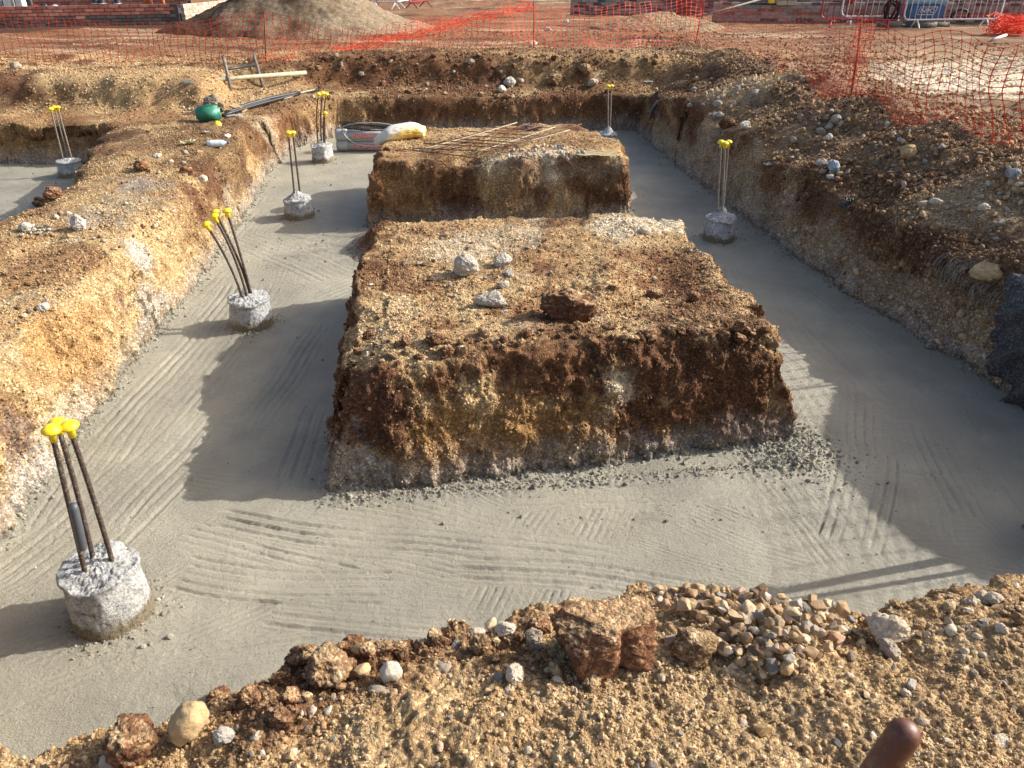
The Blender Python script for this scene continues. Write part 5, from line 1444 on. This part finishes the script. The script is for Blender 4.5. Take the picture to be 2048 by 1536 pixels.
# blue machine with hoses
MAT['blue'] = plain('blue_enamel', (.02, .13, .30), .35, dscale=4, dirt=(.12, .17, .2), damount=(.6, .75))
MAT['lightblue'] = plain('pale_blue_enamel', (.20, .42, .55), .4)
c = at_y(1842, 30, 21.0); c.z = .8
t = empty('machine', c, 0, 'blue piling machine power pack behind the white barrier', 'machine')
def part(nm, bm, mt, sm=False): return from_bm(nm, bm, MAT[mt], sm, t)
bm = bmesh.new(); box(bm, Matrix.Translation(c + Vector((0, 0, .38))), .86, .5, .30, .03); part('body', bm, 'blue')
bm = bmesh.new(); box(bm, Matrix.Translation(c + Vector((0, 0, .62))), .92, .56, .13, .03); part('lid', bm, 'lightblue')
bm = bmesh.new(); box(bm, Matrix.Translation(c + Vector((0, 0, .80))), .6, .4, .22, .04); part('upper_housing', bm, 'blue')
bm = bmesh.new(); box(bm, Matrix.Translation(c + Vector((0, 0, .14))), .5, .4, .26, .02); part('base', bm, 'blue')
for k in (-.46, .46):
    bm = bmesh.new(); tube(bm, [c + Vector((k, -.25, .25)), c + Vector((k, -.25, .9)), c + Vector((k, .25, .9)), c + Vector((k, .25, .25))], .02, 8); part('guard_rail', bm, 'lightblue', True)
fc = bpy.data.curves.new('lettering', 'FONT'); fc.body = 'NPC'; fc.size = .17; fc.extrude = .004; fc.align_x = 'CENTER'; fc.align_y = 'CENTER'
tmp = bpy.data.objects.new('lettering_curve', fc); sc.collection.objects.link(tmp)
dg = bpy.context.evaluated_depsgraph_get(); me_ = bpy.data.meshes.new_from_object(tmp.evaluated_get(dg))
bpy.data.objects.remove(tmp); me_.materials.clear(); me_.materials.append(MAT['barrier_white'])
o = bpy.data.objects.new('lettering', me_); sc.collection.objects.link(o); o.parent = t; o.location = (0, -.265, .39); o.rotation_euler = (R(90), 0, 0); o.scale = (1, .8, 1)
bm = bmesh.new()
pp = [Vector((-.22, 0, -.085)), Vector((.18, 0, -.085)), Vector((.24, 0, .085)), Vector((-.18, 0, .085))]
for a, b in zip(pp, pp[1:] + pp[:1]): tube(bm, [a, b], .008, 4)
o = from_bm('badge_border', bm, MAT['barrier_white']); o.parent = t; o.location = (0, -.262, .39)
rg = random.Random(3)
def hose(cx_3, y_, n_, lab, w, hgt):
    t2 = empty('hose_coil', (cx_3, y_, .8), 0, lab, 'hose')
    for s in range(n_):
        ph = rg.uniform(0, 6.28); a_ = w * rg.uniform(.6, 1); b_ = hgt * rg.uniform(.7, 1)
        pts = [Vector((cx_3 + a_ * .5 * math.cos(ph + k * .22) + .05 * math.sin(k * .3 + s), y_ + rg.uniform(-.01, .01) + .02 * s, .95 + b_ * .5 + b_ * .5 * math.sin(ph + k * .22))) for k in range(30)]
        bm = bmesh.new(); tube(bm, pts, .017, 7); from_bm('hose', bm, MAT['black'], True, t2)
q = at_y(1785, 20, 20.9); hose(q.x, q.y, 8, 'coil of black hoses hanging between the red and white barriers', .34, .55)
q = at_y(1925, 20, 21.1); hose(q.x, q.y, 4, 'loops of black hose beside the blue machine', .5, .30)
for px, rr_0, lb in ((1872, .075, 'dark drum shaped log lying under the white barrier'), (1898, .06, 'smaller dark log behind the drum shaped log'), (1802, .08, 'dark log end between the two barriers')):
    q = at_y(px, 45, 20.75 if px != 1898 else 21.0); q.z = .80 + rr_0
    bm = bmesh.new(); tube(bm, [q + Vector((-.55, .05, 0)), q + Vector((0, -.02, 0))], rr_0 * 1.15, 16); tag(from_bm('log', bm, MAT['darkpole']), lb, 'log')
a = at(1985, 79, .84); b = at(2012, 70, .86); bm = bmesh.new(); tube(bm, [a, b], .03, 8); tag(from_bm('stick', bm, MAT['barrier_white']), 'short white stick lying below the heap of spare net', 'stick')

# ------------------------------------------------------------------ heaps beyond the net, one added out of view for its shade
def heap_obj(cx_4, cy_4, rx, ry, hh, seed, cols, label, sharp=1.3, nx=220):
    gx, gy = np.meshgrid(np.linspace(-1.15, 1.15, nx), np.linspace(-1.15, 1.15, int(nx * .8)))
    X_ = (cx_4 + gx * rx).ravel().astype(np.float32); Y_ = (cy_4 + gy * ry).ravel().astype(np.float32)
    r_ = np.hypot(gx, gy).ravel() + .10 * fbm(X_, Y_, X_ * 0, .9, 2, seed)
    H_ = hh * np.clip(1 - r_, 0, 1) ** (1 / sharp) if sharp > 1.01 else hh * np.clip(1 - r_, 0, 1)
    H_ = hh * (1 - sstep(0, 1.0, r_) * .35 - .65 * np.clip(r_, 0, 1)) if sharp <= 1.01 else H_
    f_ = sstep(1.02, .9, r_)
    Z_ = .76 + H_ + f_ * (.05 * fbm(X_, Y_, H_, 2.2, 3, seed + 5) + .025 * fbm(X_, Y_, H_, 9, 3, seed + 9)) - .06 * (1 - f_)
    Z_ = Z_ + f_ * .05 * np.abs(fbm(X_, Y_, H_, 4.5, 3, seed + 12)); n1, n2 = gx.shape[1], gx.shape[0]
    i = np.arange((n1 - 1) * (n2 - 1)); r2 = i // (n1 - 1); c2 = i % (n1 - 1); a = r2 * n1 + c2
    T_ = np.concatenate([np.stack([a, a + 1, a + n1 + 1], 1), np.stack([a, a + n1 + 1, a + n1], 1)])
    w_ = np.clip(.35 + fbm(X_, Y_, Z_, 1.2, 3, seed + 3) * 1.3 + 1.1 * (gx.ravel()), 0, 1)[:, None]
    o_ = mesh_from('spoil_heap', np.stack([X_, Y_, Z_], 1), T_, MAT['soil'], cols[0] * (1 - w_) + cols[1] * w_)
    return tag(o_, label, 'spoil heap')
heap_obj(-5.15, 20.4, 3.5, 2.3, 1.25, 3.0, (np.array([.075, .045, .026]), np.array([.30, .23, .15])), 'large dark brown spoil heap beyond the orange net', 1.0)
heap_obj(3.55, 20.6, 1.75, 1.3, .42, 6.0, (np.array([.30, .21, .12]), np.array([.34, .25, .15])), 'low smooth sand heap beyond the orange net', 1.5)
heap_obj(-7.4, 20.0, .55, .4, .22, 8.0, (DRK, BRN), 'small dark mound at the corner of the brick wall', 1.4, 80)
heap_obj(5.15, 4.2, 1.2, 2.5, 1.42, 21.0, (np.array([.16, .10, .055]), np.array([.36, .27, .17])), 'added unseen brown spoil mound casting shade over the trench', 1.4)  # mound added out of view so its shadow covers the trench concrete
tick('background')

# ------------------------------------------------------------------ things lying about the dig
# green jerry can on its side
p = on_ground(420, 244); t = empty('jerry_can', p, R(12), 'green plastic jerry can lying on its side near the black tubes', 'jerry can')
MAT['green'] = plain('green_plastic', (.03, .22, .12), .45, dirt=(.10, .33, .30), dscale=6, damount=(.5, .66))
bm = bmesh.new(); box(bm, Matrix.Translation((0, 0, .085)), .28, .17, .17, .028)
o = from_bm('body', bm, MAT['green']); o.parent = t
bm = bmesh.new(); tube(bm, [(.13, .02, .11), (.155, .02, .115)], .020, 12); o = from_bm('neck', bm, MAT['green']); o.parent = t
bm = bmesh.new(); tube(bm, [(.150, .02, .115), (.172, .02, .115)], .024, 12); o = from_bm('screw_cap', bm, MAT['black']); o.parent = t
bm = bmesh.new(); tube(bm, bez((-.05, -.03, .165), (.02, -.03, .20), (.09, -.03, .165), 8), .009, 8); o = from_bm('handle', bm, MAT['green']); o.parent = t
# tubes
def lie(px, py, up=.03):
    q = on_ground(px, py); q.z += up; return q
for i, (a, b, rr_1, mt, lb) in enumerate([
    ((446, 236), (640, 186), .020, 'black', 'black plastic tube nearest the jerry can spout'),
    ((452, 232), (628, 186), .020, 'black', 'black plastic tube in the middle of the tube bundle'),
    ((470, 225), (600, 192), .022, 'black', 'short thick black plastic tube on top of the bundle'),
    ((568, 205), (640, 184), .016, 'pole', 'thin pale stick poking out past the black tubes')]):
    A_1, B_1 = lie(*a), lie(*b); bm = bmesh.new(); m_ = (A_1 + B_1) / 2 + Vector((0, 0, .04)); tube(bm, bez(A_1, m_, B_1, 12), rr_1, 10)
    tag(from_bm('tube', bm, MAT[mt]), lb, 'tube')
A_1, B_1 = lie(371, 192, 0), lie(614, 166, 0)
qs = [A_1.lerp(B_1, k / 20) for k in range(21)]; lift = max(hz(q.x, q.y) - q.z for q in qs) * .45 + .03
A_1.z += lift; B_1.z += lift
bm = bmesh.new(); tube(bm, [A_1, (A_1 + B_1) / 2 + Vector((0, -.02, .01)), B_1], .030, 12); tag(from_bm('long_pole', bm, MAT['pole']), 'long pale pole lying across the foot of the far bank', 'pole')
b1, b2 = lie(463, 184, 0), lie(526, 174, 0); t1 = at_y(447, 114, b1.y + .35); t2_ = at_y(508, 111, b2.y + .35)
t = empty('tube_hurdle', b1, 0, 'muddy tube frame with one crossbar leaning on the far bank', 'tube frame')
for a, b in ((b1, t1), (b2, t2_)):
    bm = bmesh.new(); tube(bm, [a, b], .024, 10); from_bm('upright', bm, MAT['darkpole'], True, t)
bm = bmesh.new(); tube(bm, [b1.lerp(t1, .64), b2.lerp(t2_, .70)], .018, 10); from_bm('crossbar', bm, MAT['black'], True, t)
a, b = lie(505, 176, .02), lie(530, 166, .02)
# pale plank offcut and white sheet scrap by the jerry can
p = on_ground(478, 224); bm = bmesh.new(); box(bm, Matrix.Translation(p + Vector((0, 0, .04))) @ Euler((.2, .25, -.5)).to_matrix().to_4x4(), .24, .10, .025, .004)
tag(from_bm('plank_offcut', bm, MAT['tan'], False), 'short tan board offcut behind the green jerry can', 'board')
def sheet(name, px, py, w, d, hgt, mt, label, cat, seed, rz=0, n=22):
    p = on_ground(px, py); bm = bmesh.new(); k_ = w * SC * depth_of(p)
    g = [[None] * n for _ in range(n)]
    xs = np.linspace(-.5, .5, n); X_, Y_ = np.meshgrid(xs, xs)
    f_ = fbm(X_.ravel(), Y_.ravel(), X_.ravel() * 0 + seed, 3.2, 3, seed); f2_ = fbm(X_.ravel(), Y_.ravel(), X_.ravel() * 0 + seed, 2.5, 2, seed + 9)
    for i in range(n):
        for j in range(n):
            q = i * n + j
            ed = 1 + .35 * f2_[q]
            g[i][j] = bm.verts.new((k_ * X_[i, j] * ed, k_ * d * Y_[i, j] * ed, hgt * (abs(f_[q]) * 2 + .25)))
    for i in range(n - 1):
        for j in range(n - 1): bm.faces.new((g[i][j], g[i][j + 1], g[i + 1][j + 1], g[i + 1][j]))
    r_ = bmesh.ops.solidify(bm, geom=bm.faces[:], thickness=.003)
    o_ = from_bm(name, bm, MAT[mt]); o_.location = p + Vector((0, 0, .01)); o_.rotation_euler = (0, 0, rz)
    return tag(o_, label, cat)
MAT['rag_yellow'] = plain('pale_yellow_rag', (.68, .60, .36), .9, dscale=20); MAT['rag_white'] = plain('white_film', (.66, .66, .66), .6, dscale=20); MAT['rag_blue'] = plain('blue_rag', (.05, .10, .28), .8, dscale=20)
MAT['plastic_blue'] = plain('dusty_blue_plastic', (.10, .15, .19), .6, dscale=20, dirt=(.22, .17, .11), damount=(.5, .62))
sheet('rag', 380, 290, 34, .6, .04, 'rag_yellow', 'crumpled pale yellow rag on the long bank', 'rag', 2.0, .3)
sheet('plastic_scrap', 465, 234, 44, .35, .02, 'rag_white', 'thin white plastic scrap beside the jerry can cap', 'plastic scrap', 3.0, .2)
sheet('paper_scrap', 413, 267, 14, .5, .015, 'rag_white', 'tiny white paper scrap above the plastic bottle', 'paper scrap', 4.0)
sheet('rag', 1065, 262, 34, .5, .03, 'rag_blue', 'blue rag lying on the rusty bar mat', 'rag', 5.0, .4)
sheet('rag', 1120, 298, 14, .6, .03, 'rag_blue', 'small blue rag in the pale rubble on the far block', 'rag', 6.0)
sheet('paper_scrap', 1296, 168, 22, .5, .02, 'rag_white', 'white card lying alone on the far bank corner', 'card', 7.0)
sheet('flattened_sack', 1195, 316, 84, .42, .015, 'rag_yellow', 'flattened pale yellow sack on the corner of the far block', 'sack', 8.0, -.15)
sheet('plastic_scrap', 1540, 335, 34, .5, .03, 'plastic_blue', 'dusty blue plastic poking out of the spoil bank lip', 'plastic scrap', 9.0, .5)
sheet('plastic_scrap', 1700, 405, 36, .5, .03, 'black', 'black plastic scrap in the hollow of the spoil bank', 'plastic scrap', 10.0, .8)
sheet('plastic_scrap', 1690, 432 - 10, 26, .7, .04, 'plastic_blue', 'grey blue plastic shred on the cut edge of the spoil bank', 'plastic scrap', 11.0, .8)
# plastic bottle
p = on_ground(435, 295); t = empty('plastic_bottle', p + Vector((0, 0, .04)), R(14), 'clear blue tinted plastic bottle lying on the long bank', 'bottle')
MAT['bottle'] = plain('bottle_plastic', (.50, .60, .66), .2, dscale=20); MAT['label'] = plain('bottle_label', (.70, .72, .74), .5)
M = Matrix.Rotation(R(90), 4, 'Y')
bm = bmesh.new(); lathe(bm, [(0, -.10), (.03, -.10), (.036, -.09), (.036, .05), (.030, .07), (.013, .095), (.012, .11), (0, .11)], M, 18); o = from_bm('body', bm, MAT['bottle']); o.parent = t
bm = bmesh.new(); lathe(bm, [(.0, .105), (.0155, .105), (.0155, .125), (0, .125)], M, 14); o = from_bm('bottle_cap', bm, MAT['rag_blue']); o.parent = t
bm = bmesh.new(); lathe(bm, [(.0368, -.06), (.0372, -.055), (.0372, .02), (.0368, .025)], M, 18); o = from_bm('bottle_label', bm, MAT['label']); o.parent = t
# pair of grey pipes with band and cable
y_ = 11.15; x0 = at_y(676, 290, y_).x; x1 = x0 + .86
t = empty('pipe_bundle', (x0, y_, 0), 0, 'pair of stacked grey pipes with red print, strapped and looped with cable', 'pipe bundle')
for z_ in (.076, .222):
    bm = bmesh.new(); tube(bm, [(x0, y_, z_), (x1, y_, z_)], .070, 28); pi_ = from_bm('pipe', bm, MAT['steel'], True, t)
    bm = bmesh.new()
    # printed stripe wrapped on the camera side of the pipe
    for k in range(8):
        a0, a1 = R(150 + k * 8), R(158 + k * 8)
        xa, xb = x0 + .24, x1 - .12
        v_ = [bm.verts.new((xx, y_ + .0712 * math.cos(a_), z_ + .0712 * math.sin(a_) * (1 if z_ > .1 else 1))) for xx, a_ in ((xa, a0), (xb, a0), (xb, a1), (xa, a1))]
        bm.faces.new(v_)
    pr = from_bm('red_print', bm, MAT['redprint']); pr.parent = pi_
MAT['band'] = plain('grey_band', (.38, .40, .38), .35, dscale=10)
for z_ in (.078, .224):
    bm = bmesh.new(); tube(bm, [(x0 - .01, y_, z_), (x0 + .02, y_, z_), (x0 + .13, y_, z_), (x0 + .15, y_, z_)], [.073, .079, .079, .073], 28); from_bm('sleeve', bm, MAT['band'], True, t)
rg = random.Random(12)
for k in range(5):
    pts = []
    A0 = Vector((x0 + .10, y_ - .04, .30))
    for j in range(30):
        a_ = 2 * math.pi * j / 29
        pts.append(Vector((x0 + .48 - .38 * math.cos(a_), y_ - .05 - .02 * math.sin(a_), .325 + (.018 + .017 * k) * math.sin(a_ + .3 * k) * (1.0 if k else .0) + (0 if k else (.075 * math.sin(a_) if math.sin(a_) > 0 else .24 * math.sin(a_))))))
        if k == 0 and math.sin(a_) < 0: pts[-1].y = y_ - .09
    bm = bmesh.new(); tube(bm, pts, .0085 if k == 0 else .006, 6, False); from_bm('cable', bm, MAT['band' if k == 0 else 'black'], True, t)
# filled bag lying on the far block
m, nt, n, l, bs = newmat('bag_film')
tc = n.new('ShaderNodeTexCoord'); sp = n.new('ShaderNodeSeparateXYZ'); l.new(tc.outputs['Object'], sp.inputs[0])
nz = noise_node(n, l, 6, 4, tc.outputs['Object']); ad = n.new('ShaderNodeMath'); ad.operation = 'MULTIPLY_ADD'; ad.inputs[1].default_value = -.9; l.new(sp.outputs[2], ad.inputs[0]); l.new(sp.outputs[0], ad.inputs[2])
a2 = n.new('ShaderNodeMath'); a2.operation = 'MULTIPLY_ADD'; a2.inputs[1].default_value = .25; l.new(nz.outputs[0], a2.inputs[0]); l.new(ad.outputs[0], a2.inputs[2])
rp = ramp(n, [(.02, (.66, .62, .52)), (.16, (.78, .55, .16)), (.30, (.80, .50, .07)), (.44, (.74, .62, .30))]); l.new(a2.outputs[0], rp.inputs[0])
top_ = ramp(n, [(-.0, (0, 0, 0)), (.075, (1, 1, 1))]); l.new(sp.outputs[2], top_.inputs[0])
l.new(mixc(n, l, top_.outputs[0], rp.outputs[0], (.70, .68, .62)), bs.inputs['Base Color']); bs.inputs['Roughness'].default_value = .35
MAT['bag'] = m
p = on_ground(800, 280)
bm = bmesh.new(); bmesh.ops.create_icosphere(bm, subdivisions=5, radius=1)
co = np.array([v.co[:] for v in bm.verts], np.float32)
f1 = fbm(co[:, 0] * 2.0, co[:, 1], co[:, 2], 1.6, 3, 5.0); f3 = np.abs(fbm(co[:, 0], co[:, 1] * 1.5, co[:, 2] * 1.5, 5, 2, 8.0))
xx_ = co[:, 0].copy(); base_r = np.sqrt(np.clip(1 - xx_ ** 2, 1e-3, 1))
pr_ = np.interp(xx_, [-1, -.97, -.8, -.4, 0, .4, .75, .93, 1], [.05, .45, .72, .95, 1.0, .98, .86, .60, .05]) / base_r
co[:, 1] *= pr_; co[:, 2] *= pr_
s_ = 1 + .10 * f1 - .16 * f3
co = co * s_[:, None] * np.array([.27, .12, .078])
co[:, 2] += -.05 * sstep(-.05, -.27, co[:, 0]) - .028 * sstep(.10, .27, co[:, 0]); co[:, 1] += .03 * np.sin(co[:, 0] * 9)
for v, c_ in zip(bm.verts, co): v.co = c_
o = from_bm('filled_bag', bm, MAT['bag']); o.location = p + Vector((0, 0.02, .075)); o.rotation_euler = (0, R(-6), R(5)); o.scale = (1.08, 1.1, 1.1)
tag(o, 'slumped white plastic bag with yellow contents on the far block edge', 'bag')
# rusty bar mat
t = empty('bar_mat', at(1000, 285, .76), 0, 'mat of loose rusty steel bars crossed on top of the far block', 'steel mesh')
def pxb(x, y): return (700 + x / 3.413, 160 + y / 3.413)
for (a, b) in [((470, 480), (1140, 290)), ((560, 480), (1225, 295)), ((700, 470), (1310, 310)), ((830, 500), (1400, 320)), ((900, 500), (1490, 305)), ((1050, 460), (1580, 300)), ((600, 430), (980, 330)), ((1200, 420), (1500, 340))]:
    p_, q_ = at(*pxb(*a), .765), at(*pxb(*b), .80); bm = bmesh.new(); tube(bm, bez(p_, (p_ + q_) / 2 + Vector((0, 0, -.01)), q_, 6), .0055, 6); from_bm('steel_bar', bm, MAT['pole' if random.random() < .25 else 'rust'], True, t)
for (a, b) in [((360, 472), (900, 535)), ((430, 465), (1060, 492)), ((500, 432), (1100, 465)), ((720, 400), (1180, 430)), ((760, 380), (1250, 400)), ((800, 350), (1290, 380)), ((930, 320), (1350, 350)), ((1010, 302), (1400, 330)), ((640, 415), (1150, 448))]:
    p_, q_ = at(*pxb(*a), .775), at(*pxb(*b), .785); bm = bmesh.new(); tube(bm, [p_, q_], .005, 6); from_bm('steel_bar', bm, MAT['rust'], True, t)
group_stones(scatter(60, [(1010, 300), (1100, 290), (1190, 300), (1180, 325), (1010, 325)], 31, 6), ['rough', 'flint'], ['white', 'white', 'chalk'], (6, 15), 'white rubble crumb beside the rusty bar mat on the far block', 'rubble', 'white rubble crumbs on the far block', 'rubble_crumb', 32, .2)
group_stones(scatter(14, [(60, 455), (110, 450), (112, 468), (62, 472)], 33, 6), 'rough', ['white'], (6, 12), 'white crumb in the short row on the long bank', 'rubble', 'white crumbs on the long bank', 'rubble_crumb', 34, .2)

# black plastic sheet and frayed fibres on the shaded trench side
ys = np.linspace(4.95, 3.4, 70); zs = np.linspace(.70, .0, 40)
bm = bmesh.new(); G = []
xs_ = np.arange(2.7, 4.3, .01, dtype=np.float32)
for i, y_ in enumerate(ys):
    hh_ = height(xs_, np.full_like(xs_, y_)); row = []
    for j, z_ in enumerate(zs):
        k = int(np.argmax(hh_ >= max(min(z_, hh_.max() - .02), .01))); fold = .03 * (1 - abs(float(np.sin(9 * y_ + 8 * z_)))) ** 2 * 2 + .018 * (1 - abs(float(np.sin(26 * y_ + 14 * z_ + 1)))) ** 2 * 2
        row.append(bm.verts.new((float(xs_[k]) - .075 - abs(fold), float(y_) + .02 * math.sin(9 * z_ + i * .2), float(min(z_, hh_.max() - .01)) + .0)))
    G.append(row)
for i in range(len(ys) - 1):
    for j in range(len(zs) - 1):
        yl = 4.62 - .22 * (1 - zs[j] / .7) + .015 * math.sin(j * .35)
        if ys[i] > yl or (j > 33 and ys[i] > 4.25): continue
        bm.faces.new((G[i][j], G[i + 1][j], G[i + 1][j + 1], G[i][j + 1]))
bmesh.ops.delete(bm, geom=[v for v in bm.verts if not v.link_faces], context='VERTS')
bmesh.ops.solidify(bm, geom=bm.faces[:], thickness=.003)
MAT['film'] = plain('dusty_black_film', (.055, .057, .060), .4, dscale=45, dirt=(.24, .23, .21), damount=(.50, .60), bump=.9)
tag(from_bm('plastic_sheet', bm, MAT['film']), 'dusty black plastic sheet hanging over the side of the shaded trench', 'plastic sheet')
bm = bmesh.new(); rg = random.Random(2); MAT['fibre'] = plain('grey_fibre', (.36, .36, .30), .8)
for k in range(72):
    u_ = rg.random(); a = on_ground(1900 + 95 * u_, 522 + 62 * u_) if k % 12 == 0 else a0_
    a0_ = a
    a = a + Vector((rg.uniform(-.03, .03), rg.uniform(-.16, .16), rg.uniform(.0, .05)))
    ln = rg.uniform(.06, .16); b = a + Vector((-.06 - rg.uniform(0, .05), rg.uniform(-.06, .03), -ln)); m_ = (a + b) / 2 + Vector((-.05, 0, .03))
    tube(bm, bez(a, m_, b, 4), .0014, 3, False)
tag(from_bm('frayed_fibres', bm, MAT['fibre']), 'frayed grey fibres hanging from the shaded trench edge above the black sheet', 'fibres')
bm = bmesh.new(); a, b = on_ground(1303, 250), on_ground(1322, 208); tube(bm, bez(a + Vector((-.03, 0, 0)), (a + b) / 2 + Vector((-.08, 0, .04)), b, 8), [.012, .02, .03, .03, .025, .03, .025, .015, .008], 6)
tag(from_bm('plastic_strip', bm, MAT['plastic_blue']), 'dark blue plastic strip hanging in the far corner of the trench', 'plastic strip')

# handle of a tool standing close to the camera
MAT['wood'] = plain('varnished_handle', (.115, .036, .020), .42, dscale=30, dirt=(.17, .10, .06), damount=(.5, .68), spec=.5, bump=.15)
A_1 = Vector((.446, .56, 1.752)); B_1 = Vector((.10, .40, .86)); d_ = (A_1 - B_1).normalized(); bm = bmesh.new()
pts = [B_1, B_1.lerp(A_1, .5), A_1 - d_ * .02]; rad_ = [.016, .0168, .0178]
for k in range(1, 9):
    th = R(k * 90 / 8); pts.append(A_1 - d_ * .02 + d_ * (.018 * math.sin(th))); rad_.append(max(.0180 * math.cos(th), .001))
tube(bm, pts, rad_, 28)
tag(from_bm('tool_handle', bm, MAT['wood']), 'brown varnished tool handle with rounded tip rising close to the viewer', 'tool handle')
tick('done')
